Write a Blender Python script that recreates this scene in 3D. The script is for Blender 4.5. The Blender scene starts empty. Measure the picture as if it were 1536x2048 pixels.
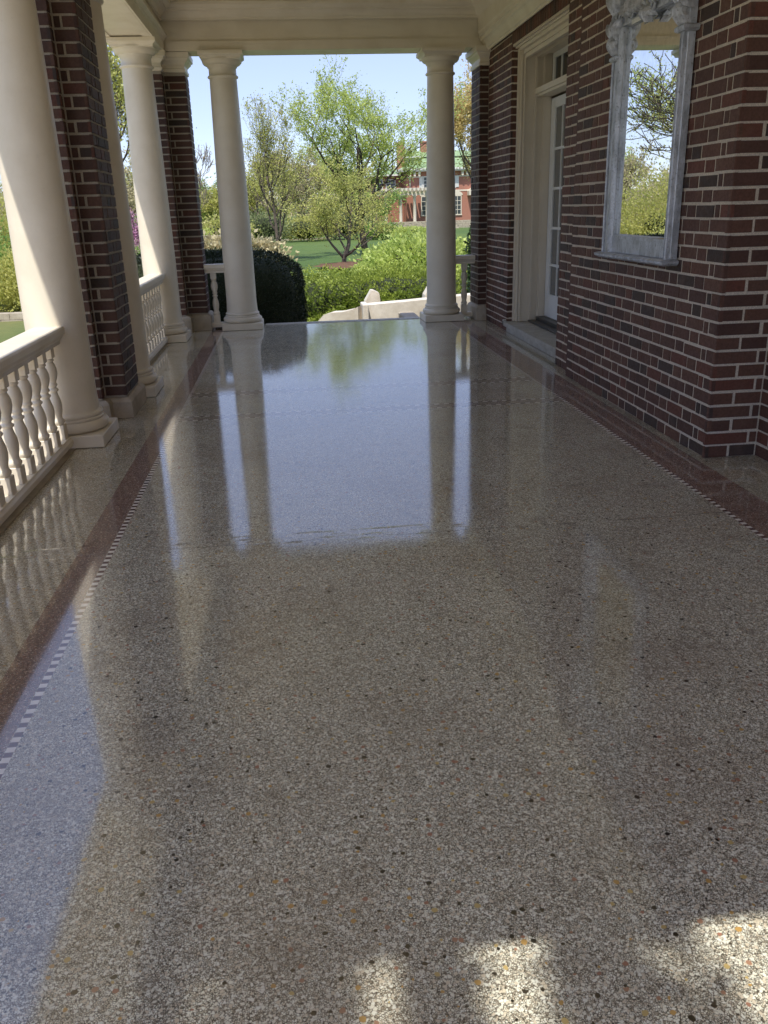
import bpy, math, random
from mathutils import Vector, Matrix
import numpy as np
R = math.radians
C = bpy.context.scene.collection
random.seed(7)

# ------------------------------------------------------------ camera, world, sun, exposure
cam_d = bpy.data.cameras.new('camera')
cam = bpy.data.objects.new('camera', cam_d)
C.objects.link(cam)
bpy.context.scene.camera = cam
cam_d.sensor_fit = 'VERTICAL'
cam_d.sensor_height = 24.0
cam_d.lens = 24.0 * 1693.2 / 2048.0
cam_d.clip_start = 0.05
cam_d.clip_end = 3000
right = Vector((0.99362247, -0.10913749, -0.02834408))
down = Vector((-0.06358283, -0.33470564, -0.94017517))
fwd = Vector((0.09312143, 0.93598138, -0.33951032))
m = Matrix((right, -down, -fwd)).transposed().to_4x4()
m.translation = Vector((0, 0, 1.45))
cam.matrix_world = m

SUN = Vector((-0.20, -0.52, 1.0)).normalized()
world = bpy.data.worlds.new('World')
bpy.context.scene.world = world
world.use_nodes = True
wn = world.node_tree
sky = wn.nodes.new('ShaderNodeTexSky')
sky.sky_type = 'NISHITA'
sky.sun_disc = False
sky.sun_elevation = math.asin(SUN.z)
sky.sun_rotation = math.atan2(SUN.x, SUN.y)
sky.air_density = 0.7
sky.dust_density = 0.0
sky.ozone_density = 2.5
bg = wn.nodes['Background']
bg.inputs['Strength'].default_value = 0.13
tint = wn.nodes.new('ShaderNodeMix'); tint.data_type = 'RGBA'; tint.blend_type = 'MULTIPLY'
tint.inputs[0].default_value = 1.0; tint.inputs[7].default_value = (0.38, 0.35, 0.36, 1)
wn.links.new(sky.outputs[0], tint.inputs[6]); 
thin = wn.nodes.new('ShaderNodeMix'); thin.data_type = 'RGBA'; thin.blend_type = 'ADD'      # even pale blue added to brighten the upper sky and its reflections
thin.inputs[0].default_value = 1.0; thin.inputs[7].default_value = (1.32, 1.49, 2.12, 1)
wn.links.new(tint.outputs[2], thin.inputs[6]); wn.links.new(thin.outputs[2], bg.inputs[0])
sun_d = bpy.data.lights.new('sun', 'SUN')
sun_d.energy = 2.4
sun_d.angle = R(0.53)
sun_d.color = (1.0, 0.94, 0.84)
sun = bpy.data.objects.new('sun', sun_d)
C.objects.link(sun)
sun.rotation_euler = SUN.to_track_quat('Z', 'Y').to_euler()
sc = bpy.context.scene
sc.view_settings.view_transform = 'Standard'
sc.view_settings.look = 'None'
sc.view_settings.gamma = 1.0
sc.view_settings.exposure = 1.1
sc.cycles.max_bounces = 10
sc.cycles.diffuse_bounces = 6
sc.cycles.glossy_bounces = 5
sc.cycles.transparent_max_bounces = 8

# ------------------------------------------------------------ node helpers
class NT:
    def __init__(s, name):
        s.m = bpy.data.materials.new(name); s.m.use_nodes = True
        s.t = s.m.node_tree; s.t.nodes.clear()
        s.out = s.t.nodes.new('ShaderNodeOutputMaterial')
    def n(s, typ, **k):
        n = s.t.nodes.new(typ)
        for a, b in k.items(): setattr(n, a, b)
        return n
    def put(s, node, i, v):
        inp = node.inputs[i]
        if hasattr(v, 'links') or isinstance(v, bpy.types.NodeSocket): s.t.links.new(v, inp)
        else:
            if isinstance(v, (tuple, list)) and len(v) == 3 and inp.type == 'RGBA': v = (*v, 1)
            inp.default_value = v
    def math(s, op, a, b=0.0, c=0.0, clamp=False):
        n = s.n('ShaderNodeMath', operation=op, use_clamp=clamp)
        s.put(n, 0, a); s.put(n, 1, b)
        if op in ('MULTIPLY_ADD', 'COMPARE', 'SMOOTH_MIN'): s.put(n, 2, c)
        return n.outputs[0]
    def mix(s, f, a, b, mode='MIX'):
        n = s.n('ShaderNodeMix', data_type='RGBA', blend_type=mode)
        s.put(n, 0, f); s.put(n, 6, a); s.put(n, 7, b)
        return n.outputs[2]
    def coord(s, which='Object'):
        return s.n('ShaderNodeTexCoord').outputs[which]
    def noise(s, vec, scale, detail=3.0, rough=0.55):
        n = s.n('ShaderNodeTexNoise'); s.put(n, 'Vector', vec)
        n.inputs['Scale'].default_value = scale; n.inputs['Detail'].default_value = detail
        n.inputs['Roughness'].default_value = rough
        return n.outputs['Fac']
    def vor(s, vec, scale, feature='F1', rnd=1.0):
        n = s.n('ShaderNodeTexVoronoi', feature=feature); s.put(n, 'Vector', vec)
        n.inputs['Scale'].default_value = scale; n.inputs['Randomness'].default_value = rnd
        return n
    def ramp(s, f, stops, interp='LINEAR'):
        n = s.n('ShaderNodeValToRGB'); s.put(n, 0, f); r = n.color_ramp; r.interpolation = interp
        while len(r.elements) < len(stops): r.elements.new(0.5)
        for e, (p, c) in zip(r.elements, stops):
            e.position = p; e.color = (*c, 1) if len(c) == 3 else c
        return n.outputs[0]
    def mapr(s, f, a, b, c=0.0, d=1.0):
        n = s.n('ShaderNodeMapRange'); s.put(n, 0, f)
        for i, v in enumerate((a, b, c, d)): n.inputs[i + 1].default_value = v
        return n.outputs[0]
    def bump(s, h, strength, dist=0.01, normal=None):
        n = s.n('ShaderNodeBump'); s.put(n, 'Height', h)
        n.inputs['Strength'].default_value = strength; n.inputs['Distance'].default_value = dist
        if normal: s.put(n, 'Normal', normal)
        return n.outputs[0]
    def bsdf(s, **k):
        b = s.n('ShaderNodeBsdfPrincipled')
        for a, v in k.items(): s.put(b, a.replace('_', ' '), v)
        s.t.links.new(b.outputs[0], s.out.inputs[0])
        return b

def sepxyz(t, v):
    n = t.n('ShaderNodeSeparateXYZ'); t.put(n, 0, v); return n.outputs

# ------------------------------------------------------------ materials
def mat_paint(name, col, dirt=0.12, rough=0.45):
    t = NT(name); v = t.coord()
    n1 = t.noise(v, 3.0, 5.0); n2 = t.noise(v, 40.0, 3.0)
    c = t.mix(t.mapr(n1, 0.42, 0.72, 0.0, dirt * 2), col, tuple(x * y for x, y in zip(col, (0.72, 0.68, 0.60))))
    c = t.mix(t.mapr(n2, 0.62, 0.75, 0.0, dirt), c, tuple(x * 0.75 for x in col))
    t.bsdf(Base_Color=c, Roughness=t.mapr(n1, 0.3, 0.7, rough - 0.08, rough + 0.1),
           Normal=t.bump(t.noise(v, 22.0, 4.0), 0.10, 0.01))
    return t.m

def mat_stone(name, col, scale=6.0, rough=0.75, bump=0.25):
    t = NT(name); v = t.coord()
    n1 = t.noise(v, scale, 6.0, 0.65); n2 = t.noise(v, scale * 12, 3.0)
    c = t.mix(t.mapr(n1, 0.35, 0.7), tuple(x * 1.1 for x in col), tuple(x * y for x, y in zip(col, (0.66, 0.62, 0.56))))
    c = t.mix(t.mapr(n2, 0.3, 0.8, 0.0, 0.45), c, tuple(x * 0.7 for x in col))
    t.bsdf(Base_Color=c, Roughness=rough, Normal=t.bump(n2, bump, 0.01))
    return t.m

def mat_brick(name, bright=1.0):
    t = NT(name); v = t.coord()
    r = t.n('ShaderNodeNewGeometry').outputs['Random Per Island']
    f = lambda r_, g_, b_: (r_ * bright, g_ * bright, b_ * bright * .88)
    col = t.ramp(r, [(0.0, f(.140, .062, .047)), (0.16, f(.112, .052, .041)), (0.30, f(.160, .072, .053)),
                     (0.44, f(.098, .046, .039)), (0.56, f(.155, .074, .056)), (0.70, f(.125, .058, .047)),
                     (0.80, f(.062, .042, .038)), (0.88, f(.175, .062, .046)), (0.95, f(.070, .046, .044))], 'CONSTANT')
    n1 = t.noise(v, 60.0, 5.0, 0.7); n2 = t.noise(v, 7.0, 4.0)
    col = t.mix(t.mapr(n1, 0.35, 0.75, 0.0, 0.55), col, f(.070, .034, .030))
    col = t.mix(t.mapr(n2, 0.55, 0.8, 0.0, 0.35), col, f(.24, .15, .12))
    t.bsdf(Base_Color=col, Roughness=t.mapr(n1, 0.3, 0.7, 0.55, 0.85), Normal=t.bump(n1, 0.5, 0.004))
    return t.m

def mat_mortar(name, col):
    t = NT(name); v = t.coord()
    n1 = t.noise(v, 180.0, 3.0); n2 = t.noise(v, 5.0, 4.0)
    c = t.mix(t.mapr(n1, 0.35, 0.7), col, tuple(x * 0.6 for x in col))
    c = t.mix(t.mapr(n2, 0.45, 0.75, 0.0, 0.5), c, tuple(x * 0.62 for x in col))
    t.bsdf(Base_Color=c, Roughness=0.95, Normal=t.bump(n1, 0.6, 0.004))
    return t.m

def mat_foliage(name, a, b, c, trans=0.35, gloss=0.5):
    t = NT(name); v = t.coord()
    r = t.n('ShaderNodeNewGeometry').outputs['Random Per Island']
    n = t.noise(v, 0.9, 3.0)
    col = t.mix(t.mapr(r, 0.0, 1.0), a, b)
    col = t.mix(t.mapr(n, 0.40, 0.62), col, c)
    p = t.n('ShaderNodeBsdfPrincipled'); t.put(p, 'Base Color', col); p.inputs['Roughness'].default_value = gloss
    tr = t.n('ShaderNodeBsdfTranslucent'); t.put(tr, 0, t.mix(0.5, col, tuple(min(1, x * 1.3) for x in b)))
    mx = t.n('ShaderNodeMixShader'); mx.inputs[0].default_value = trans
    t.t.links.new(p.outputs[0], mx.inputs[1]); t.t.links.new(tr.outputs[0], mx.inputs[2])
    t.t.links.new(mx.outputs[0], t.out.inputs[0])
    return t.m

def mat_bark(name, col):
    t = NT(name); v = t.coord()
    mp = t.n('ShaderNodeMapping'); t.put(mp, 0, v); mp.inputs['Scale'].default_value = (8, 8, 1.6)
    n1 = t.noise(mp.outputs[0], 3.0, 6.0, 0.7)
    c = t.mix(t.mapr(n1, 0.3, 0.7), tuple(x * 0.55 for x in col), tuple(x * 1.35 for x in col))
    t.bsdf(Base_Color=c, Roughness=0.95, Normal=t.bump(n1, 0.8, 0.03))
    return t.m

def mat_flat(name, col, rough=0.5, metal=0.0, **k):
    t = NT(name); v = t.coord()
    n1 = t.noise(v, 30.0, 3.0)
    c = t.mix(t.mapr(n1, 0.3, 0.7), col, tuple(x * 0.85 for x in col))
    t.bsdf(Base_Color=c, Roughness=rough, Metallic=metal, **k)
    return t.m

def mat_terrazzo():
    t = NT('terrazzo'); v = t.coord(); X, Y, _ = sepxyz(t, v)
    M_ = t.math
    def band(s, lo, hi): return M_('MULTIPLY', M_('GREATER_THAN', s, lo), M_('LESS_THAN', s, hi))
    # slightly wobbling coordinates so the chips are not perfect cells
    w = t.n('ShaderNodeTexNoise'); t.put(w, 'Vector', v); w.inputs['Scale'].default_value = 150.0; w.inputs['Detail'].default_value = 1.0
    va = t.n('ShaderNodeVectorMath', operation='MULTIPLY_ADD'); t.put(va, 0, w.outputs['Color']); va.inputs[1].default_value = (.0025, .0025, 0); t.put(va, 2, v)
    vv = va.outputs[0]
    def chips(scale, thr):
        a = t.vor(vv, scale); e = t.vor(vv, scale, 'DISTANCE_TO_EDGE')
        r = sepxyz(t, a.outputs['Color'])
        edge = t.mapr(e.outputs['Distance'], thr * 0.5, thr * 1.3)
        return r, edge
    r1, e1 = chips(235.0, 0.10)
    ch = t.ramp(r1[0], [(0, (.36, .31, .26)), (.10, (.70, .64, .55)), (.32, (.86, .81, .72)), (.52, (.74, .65, .54)),
                        (.66, (.93, .90, .82)), (.84, (.98, .96, .90)), (.96, (.45, .39, .33))], 'CONSTANT')
    base = t.mix(e1, (.075, .062, .047), ch)
    r2, e2 = chips(150.0, 0.07)
    pick = M_('GREATER_THAN', r2[1], 0.74)
    ch2 = t.ramp(r2[0], [(0, (.92, .88, .80)), (.4, (.78, .68, .56)), (.7, (.97, .95, .90))], 'CONSTANT')
    base = t.mix(M_('MULTIPLY', pick, e2), base, ch2)
    # sparse large coloured chips: amber, salmon, black
    v3 = t.vor(vv, 37.0); r3 = sepxyz(t, v3.outputs['Color'])
    wn3 = t.n('ShaderNodeTexWhiteNoise', noise_dimensions='3D'); t.put(wn3, 'Vector', v3.outputs['Position']); r3b = sepxyz(t, wn3.outputs['Color'])
    size = M_('MULTIPLY_ADD', r3[1], 0.17, 0.105)
    w3 = t.noise(v, 95.0, 2.0)
    dist = M_('MULTIPLY_ADD', w3, 0.26, M_('SUBTRACT', v3.outputs['Distance'], 0.13))
    big = M_('MULTIPLY', M_('LESS_THAN', dist, size), M_('GREATER_THAN', r3[0], 0.42))
    cc = t.ramp(r3b[1], [(0, (.010, .010, .010)), (.20, (.60, .36, .12)), (.46, (.46, .25, .17)), (.62, (.64, .47, .20)),
                        (.80, (.42, .20, .14)), (.94, (.03, .025, .02))], 'CONSTANT')
    base = t.mix(big, base, cc)
    # patchy ageing: broad darker traffic areas, small dark pits
    n1 = t.noise(v, 1.3, 5.0, 0.6); n2 = t.noise(v, 5.0, 5.0, 0.75)
    base = t.mix(1.0, base, (.94, .975, .90), 'MULTIPLY')
    base = t.mix(t.mapr(n1, 0.46, 0.72, 0.0, 0.40), base, (.22, .16, .115))
    base = t.mix(t.mapr(n2, 0.56, 0.74, 0.0, 0.62), base, (.12, .09, .07))
    # warmer border strip outside the red bands
    bord = M_('MAXIMUM', M_('LESS_THAN', X, -1.04), M_('GREATER_THAN', X, 2.305))
    base = t.mix(M_('MULTIPLY', bord, 0.55), base, t.mix(0.5, base, (.30, .25, .15)))
    # red terrazzo bands
    red_l = band(X, -1.04, -0.905); red_r = band(X, 2.06, 2.305)
    inx = band(X, -0.885, 2.045)
    cross = M_('MULTIPLY', M_('MAXIMUM', band(Y, 6.247, 6.357), band(Y, 7.10, 7.225)), inx)
    red = M_('MAXIMUM', M_('MAXIMUM', red_l, red_r), cross)
    rc = t.ramp(r1[0], [(0, (.16, .08, .062)), (.30, (.30, .14, .11)), (.58, (.46, .24, .19)), (.76, (.22, .10, .08)), (.88, (.78, .64, .54))], 'CONSTANT')
    rc = t.mix(e1, (.085, .038, .03), rc)
    rc = t.mix(t.math('MULTIPLY', cross, .6), rc, (.13, .06, .05)); base = t.mix(M_('MULTIPLY', red, M_('SUBTRACT', .8, M_('MULTIPLY', cross, .45))), base, rc)
    # dentil lines of small alternating marble squares
    def dent(along, across, pos, pitch, wd, lim=None):
        fr = M_('FRACT', M_('DIVIDE', M_('ADD', along, 10.0), pitch))
        on = M_('LESS_THAN', M_('ABSOLUTE', M_('SUBTRACT', across, pos)), wd)
        if lim is not None: on = M_('MULTIPLY', on, lim)
        return on, M_('LESS_THAN', fr, 0.5)
    lines = [dent(Y, X, -0.890, 0.0505, 0.0125), dent(Y, X, 2.048, 0.0508, 0.0120)]
    lines += [dent(X, Y, p, 0.0762, 0.010, inx) for p in (6.24, 6.364, 7.093, 7.232)]
    sq = t.n('ShaderNodeTexWhiteNoise', noise_dimensions='2D')
    cb = t.n('ShaderNodeCombineXYZ'); t.put(cb, 0, M_('FLOOR', M_('MULTIPLY', Y, 21.74))); t.put(cb, 1, M_('FLOOR', X)); t.put(sq, 'Vector', cb.outputs[0])
    wht = t.mix(M_('MULTIPLY', sq.outputs[0], 0.5), (.96, .93, .86), (.80, .74, .64))
    for k_, (on, wh) in enumerate(lines):
        base = t.mix(on, base, t.mix(wh, (.13, .06, .05) if k_ < 2 else (.20, .16, .13), wht))
    # hairline joints
    wob = M_('MULTIPLY_ADD', t.noise(v, 2.5, 4.0), 0.05, Y)
    j = None
    for p in (3.705, 8.515):
        q = M_('MULTIPLY', M_('LESS_THAN', M_('ABSOLUTE', M_('SUBTRACT', wob, p)), 0.003), t.mapr(t.noise(v, 3.3, 4.0), .44, .54))
        j = q if j is None else M_('MAXIMUM', j, q)
    base = t.mix(M_('MULTIPLY', j, .75), base, (.05, .04, .03))
    # sealer: near-mirror, softly wavy, a few thick dribbles along the joint
    wavy = t.noise(v, 1.6, 2.0)
    mps = t.n('ShaderNodeMapping'); t.put(mps, 0, v); mps.inputs['Scale'].default_value = (1.0, 5.0, 1.0)
    drib = t.mapr(t.noise(mps.outputs[0], 6.0, 3.0), 0.57, 0.66)
    near = M_('LESS_THAN', M_('ABSOLUTE', M_('SUBTRACT', Y, 3.72)), 0.07)
    drib = M_('MULTIPLY', drib, near)
    b1 = t.bump(wavy, 0.010, 0.05)
    b2 = t.bump(e1, 0.012, 0.001, b1)
    b3 = t.bump(M_('MULTIPLY_ADD', j, -1.0, drib), 0.55, 0.004, b2)
    rr = t.mapr(t.noise(v, 2.2, 5.0, 0.65), 0.38, 0.70, 0.018, 0.085)
    b = t.bsdf(Base_Color=base, Roughness=0.6, Specular_IOR_Level=0.15, Coat_Weight=1.0, Coat_Roughness=rr, Coat_IOR=2.3)
    t.put(b, 'Coat Normal', b3); t.put(b, 'Normal', b2)
    return t.m

def mat_ground():
    t = NT('lawn_grass'); v = t.coord(); X, Y, _ = sepxyz(t, v)
    n1 = t.noise(v, 0.12, 4.0); n2 = t.noise(v, 2.5, 6.0, 0.7); n3 = t.noise(v, 45.0, 3.0)
    g = t.mix(t.mapr(n1, 0.4, 0.62), (.050, .125, .022), (.095, .165, .030))
    g = t.mix(t.mapr(n2, 0.35, 0.75, 0.0, 0.7), g, (.045, .088, .018))
    g = t.mix(t.mapr(n3, 0.3, 0.7, 0.0, 0.35), g, (.15, .17, .05))
    # left yard is yellower and drier; leaf litter and bare ground to the left middle distance
    dry = t.mapr(t.math('MULTIPLY_ADD', n2, 4.0, t.math('ADD', X, 2.0)), -4.0, -1.0, 1.0, 0.0)
    g = t.mix(t.math('MULTIPLY', dry, 0.75), g, t.mix(n2, (.20, .19, .045), (.24, .20, .10)))
    t.bsdf(Base_Color=g, Roughness=0.95, Normal=t.bump(n3, 0.6, 0.03))
    return t.m

def mat_pewter(dark_creases=False):
    t = NT('worn_silver_paint'); v = t.coord()
    mp = t.n('ShaderNodeMapping'); t.put(mp, 0, v); mp.inputs['Scale'].default_value = (1, 1, 0.35)
    n1 = t.noise(mp.outputs[0], 18.0, 6.0, 0.7); n2 = t.noise(v, 70.0, 4.0)
    c = t.mix(t.mapr(n1, 0.42, 0.62), (.60, .63, .69), (.35, .37, .40))
    c = t.mix(t.mapr(n2, 0.58, 0.74, 0.0, 0.8), c, (.13, .13, .135))
    if dark_creases: c = t.mix(t.mapr(t.n('ShaderNodeNewGeometry').outputs['Pointiness'], 0.38, 0.48, 0.85, 0.0), c, (.07, .07, .07))  # darker in the concave creases of the carving
    t.bsdf(Base_Color=c, Roughness=0.42, Metallic=0.35, Normal=t.bump(n2, 0.4, 0.003))
    return t.m

M = {}
M['cream'] = mat_paint('cream_paint', (.78, .72, .60), 0.2)
M['ceiling'] = mat_paint('ceiling_paint', (.78, .68, .47), 0.2)
M['trim'] = mat_paint('door_trim_paint', (.72, .65, .53))
M['door'] = mat_paint('door_white_paint', (.78, .79, .78), 0.04, 0.35)
M['stone'] = mat_stone('limestone', (.50, .44, .35))
M['stone_pale'] = mat_stone('pale_limestone', (.80, .75, .67), 2.0, 0.8)
M['terrace'] = mat_stone('terrace_stone', (.74, .66, .52), 1.6, 0.85)
M['sill'] = mat_stone('sill_stone', (.46, .45, .41), 8.0, 0.5)
M['curb'] = mat_stone('curb_stone', (.50, .43, .33), 9.0, 0.5)
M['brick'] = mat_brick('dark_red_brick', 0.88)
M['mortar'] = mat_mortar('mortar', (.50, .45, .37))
M['brick_pier'] = mat_brick('shaded_pier_brick', 0.62)  # wall brick darkened in colour for the piers' backlit shade, with darker mortar
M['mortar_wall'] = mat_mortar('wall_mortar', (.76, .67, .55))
M['terrazzo'] = mat_terrazzo()
M['lawn'] = mat_ground()
M['pewter'] = mat_pewter()
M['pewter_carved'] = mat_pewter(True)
M['mirror'] = mat_flat('mirror_silver', (.93, .94, .93), 0.0, 1.0)
M['glass'] = mat_flat('dark_window_glass', (.035, .038, .036), 0.04, 0.0, IOR=1.5)
M['curtain_glass'] = mat_flat('curtained_pane', (.17, .17, .16), 0.08, 0.0, IOR=1.5)
M['iron'] = mat_flat('threshold_bronze', (.10, .095, .085), 0.45, 0.6)
M['roofdark'] = mat_flat('roof_membrane', (.10, .10, .10), 0.9)
M['bark'] = mat_bark('grey_bark', (.13, .105, .085))
M['bark_dark'] = mat_bark('dark_bark', (.075, .058, .046))
M['bark_pale'] = mat_bark('pale_bark', (.26, .22, .18))
M['leaf_spring'] = mat_foliage('spring_green_leaf', (.44, .53, .12), (.60, .66, .22), (.35, .45, .10), 0.45)
M['leaf_green'] = mat_foliage('fresh_green_leaf', (.20, .34, .07), (.33, .46, .12), (.16, .28, .06), 0.4)
M['leaf_olive'] = mat_foliage('olive_yellow_leaf', (.48, .49, .13), (.60, .58, .20), (.38, .42, .11), 0.4)
M['leaf_buff'] = mat_foliage('buff_bud', (.50, .45, .27), (.58, .53, .35), (.42, .38, .20), 0.3)
M['leaf_orange'] = mat_foliage('orange_bud', (.58, .44, .16), (.66, .50, .24), (.50, .46, .18), 0.35)
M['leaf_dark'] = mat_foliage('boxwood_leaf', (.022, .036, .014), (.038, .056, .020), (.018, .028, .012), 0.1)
M['leaf_hedge'] = mat_foliage('bright_hedge_leaf', (.26, .34, .05), (.46, .54, .11), (.18, .25, .035), 0.28)
M['leaf_bright'] = mat_foliage('lime_bush_leaf', (.44, .54, .12), (.62, .69, .24), (.34, .45, .10), 0.35)
M['leaf_shrub'] = mat_foliage('grey_green_shrub_leaf', (.20, .25, .11), (.33, .37, .17), (.14, .18, .07), 0.25)
M['leaf_pink'] = mat_foliage('redbud_blossom', (.56, .24, .42), (.70, .40, .58), (.48, .20, .36), 0.3)
M['leaf_evergreen'] = mat_foliage('yew_needle', (.025, .055, .018), (.05, .10, .03), (.02, .045, .015), 0.15)
M['leaf_tan'] = mat_foliage('dry_stem', (.52, .46, .27), (.62, .55, .36), (.44, .39, .21), 0.2)
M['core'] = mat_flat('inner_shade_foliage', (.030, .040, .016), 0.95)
M['mulch'] = mat_stone('bark_mulch', (.16, .085, .05), 5.0, 0.95)
M['house_brick'] = mat_flat('orange_red_brick', (.42, .19, .135), 0.9)
M['house_trim'] = mat_flat('cream_house_trim', (.72, .66, .54), 0.7)
M['house_white'] = mat_flat('white_house_trim', (.78, .78, .74), 0.6)
M['house_glass'] = mat_flat('house_window_glass', (.05, .06, .065), 0.1)
def mat_roof():
    t = NT('green_roof_tile'); v = t.coord(); x, y, z = sepxyz(t, v)
    rows = t.math('FRACT', t.math('MULTIPLY', z, 4.2))
    n = t.noise(v, 3.0, 4.0)
    c = t.mix(t.mapr(n, 0.35, 0.65), (.24, .36, .17), (.33, .45, .24))
    c = t.mix(t.math('MULTIPLY', t.math('LESS_THAN', rows, 0.22), 0.5), c, (.05, .12, .04))
    t.bsdf(Base_Color=c, Roughness=0.55)
    return t.m
M['roof_green'] = mat_roof()

# ------------------------------------------------------------ object helpers
def obj(name, verts, faces, mats, parent=None, mi=None, smooth=False):
    me = bpy.data.meshes.new(name)
    me.from_pydata([tuple(v) for v in verts], [], [tuple(f) for f in faces])
    if not isinstance(mats, (list, tuple)): mats = [mats]
    for k in mats: me.materials.append(M[k])
    if mi is not None: me.polygons.foreach_set('material_index', mi)
    if smooth is True: me.polygons.foreach_set('use_smooth', [True] * len(me.polygons))
    elif smooth: me.polygons.foreach_set('use_smooth', smooth)
    me.update()
    o = bpy.data.objects.new(name, me); C.objects.link(o)
    if parent: o.parent = parent
    return o

def tag(o, label, cat, group=None):
    o['label'] = label; o['category'] = cat
    if group: o['group'] = group
    return o

def thing(name, label, cat, loc=(0, 0, 0), group=None, rz=0):
    o = bpy.data.objects.new(name, None); C.objects.link(o); o.location = loc; o.rotation_euler = (0, 0, rz)
    return tag(o, label, cat, group)

class MB:
    """collects shapes into one mesh"""
    def __init__(s): s.v = []; s.f = []; s.m = []; s.s = []
    def add(s, v, f, mi=0, smooth=False):
        n = len(s.v); s.v += [tuple(p) for p in v]; s.f += [tuple(i + n for i in q) for q in f]
        s.m += [mi] * len(f); s.s += [smooth] * len(f)
    def box(s, x0, x1, y0, y1, z0, z1, mi=0):
        v = [(x0, y0, z0), (x1, y0, z0), (x1, y1, z0), (x0, y1, z0), (x0, y0, z1), (x1, y0, z1), (x1, y1, z1), (x0, y1, z1)]
        s.add(v, [(3, 2, 1, 0), (4, 5, 6, 7), (0, 1, 5, 4), (1, 2, 6, 5), (2, 3, 7, 6), (3, 0, 4, 7)], mi)
    def bbox(s, x0, x1, y0, y1, z0, z1, b=0.006, mi=0):
        """box with bevelled edges (stack of inset rings)"""
        rings = [(b, z0), (0, z0 + b), (0, z1 - b), (b, z1)]
        v = []; f = []
        for ins, z in rings:
            a, c, d, e = x0 + ins, x1 - ins, y0 + ins, y1 - ins
            v += [(a + b, d, z), (c - b, d, z), (c, d + b, z), (c, e - b, z), (c - b, e, z), (a + b, e, z), (a, e - b, z), (a, d + b, z)]
        for k in range(3):
            for i in range(8):
                j = (i + 1) % 8
                f.append((k * 8 + i, k * 8 + j, k * 8 + 8 + j, k * 8 + 8 + i))
        f.append(tuple(range(7, -1, -1))); f.append(tuple(range(24, 32)))
        s.add(v, f, mi)
    def lathe(s, prof, cx=0, cy=0, n=32, mi=0, caps=True):
        v = []; f = []
        for r, z in prof:
            for i in range(n):
                a = 2 * math.pi * i / n; v.append((cx + r * math.cos(a), cy + r * math.sin(a), z))
        for k in range(len(prof) - 1):
            for i in range(n):
                j = (i + 1) % n; f.append((k * n + i, k * n + j, k * n + n + j, k * n + n + i))
        s.add(v, f, mi, True)
        if caps:
            s.add(v[:n], [tuple(range(n - 1, -1, -1))], mi); s.add(v[-n:], [tuple(range(n))], mi)
    def loft_rect(s, secs, mi=0):
        """secs: list of (x0,x1,y0,y1,z)"""
        v = []; f = []
        for x0, x1, y0, y1, z in secs: v += [(x0, y0, z), (x1, y0, z), (x1, y1, z), (x0, y1, z)]
        for k in range(len(secs) - 1):
            for i in range(4):
                j = (i + 1) % 4; f.append((k * 4 + i, k * 4 + j, k * 4 + 4 + j, k * 4 + 4 + i))
        f.append((3, 2, 1, 0)); n = len(v); f.append((n - 4, n - 3, n - 2, n - 1))
        s.add(v, f, mi)
    def sweep(s, prof, p0, p1, out, mi=0):
        """extrude a closed profile [(o,z)] (o = distance along 'out') from p0 to p1"""
        n = len(prof); v = []
        for p in (p0, p1):
            for o, z in prof: v.append((p[0] + out[0] * o, p[1] + out[1] * o, z))
        f = [(i, (i + 1) % n, n + (i + 1) % n, n + i) for i in range(n)]
        f.append(tuple(range(n - 1, -1, -1))); f.append(tuple(range(n, 2 * n)))
        s.add(v, f, mi)
    def tube(s, pts, rad, n=6, mi=0):
        v = []; f = []
        for k, p in enumerate(pts):
            p = Vector(p); a = Vector(pts[max(0, k - 1)]); b = Vector(pts[min(len(pts) - 1, k + 1)])
            d = (b - a).normalized(); u = d.orthogonal().normalized()
            if k: # keep frames roughly aligned
                u = (pu - d * pu.dot(d)).normalized()
            pu = u; w = d.cross(u)
            for i in range(n):
                t = 2 * math.pi * i / n; v.append(p + (u * math.cos(t) + w * math.sin(t)) * rad[k])
        for k in range(len(pts) - 1):
            for i in range(n):
                j = (i + 1) % n; f.append((k * n + i, k * n + j, k * n + n + j, k * n + n + i))
        f.append(tuple(range(n - 1, -1, -1))); f.append(tuple(range(len(v) - n, len(v))))
        s.add(v, f, mi, True)
    def build(s, name, mats, parent=None):
        o = obj(name, s.v, s.f, mats, parent, s.m, s.s)
        return o

# ------------------------------------------------------------ bricks laid one by one
CH = 0.0787; JT = 0.0155; SL, HL = 0.212, 0.105
def brick_face(mb, o, u, nrm, length, z0, z1, rows, rnd, proud=0.0016, depth=0.02, zoff=0):
    """lays courses on the face starting at point o, running along u; nrm = outward; rows(k, length) -> list of (a,b)"""
    u = Vector(u); nrm = Vector(nrm); k = 0; z = z0
    while z < z1 - 0.02:
        zt = min(z + CH - JT, z1)
        for a, b in rows(k + zoff, length):
            if b - a < 0.012: continue
            ja, jb, jz, jt, jp = [rnd.uniform(-.0026, .0026) for _ in range(5)]
            a2, b2 = a + ja + .0015, b + jb - .0015; za, zb = z + jz, zt + jt; p = proud + jp * .5; c = 0.0012
            P = lambda s_, d_, h_: Vector(o) + u * s_ + nrm * d_ + Vector((0, 0, h_))
            v = [P(a2, -depth, za), P(b2, -depth, za), P(b2, -depth, zb), P(a2, -depth, zb),
                 P(a2, p - c, za), P(b2, p - c, za), P(b2, p - c, zb), P(a2, p - c, zb),
                 P(a2 + c, p, za + c), P(b2 - c, p, za + c), P(b2 - c, p, zb - c), P(a2 + c, p, zb - c)]
            f = [(8, 9, 10, 11)]
            for i in range(4):
                j = (i + 1) % 4; f += [(i, j, 4 + j, 4 + i), (4 + i, 4 + j, 8 + j, 8 + i)]
            mb.add(v, f, 0)
        z += CH; k += 1

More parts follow.
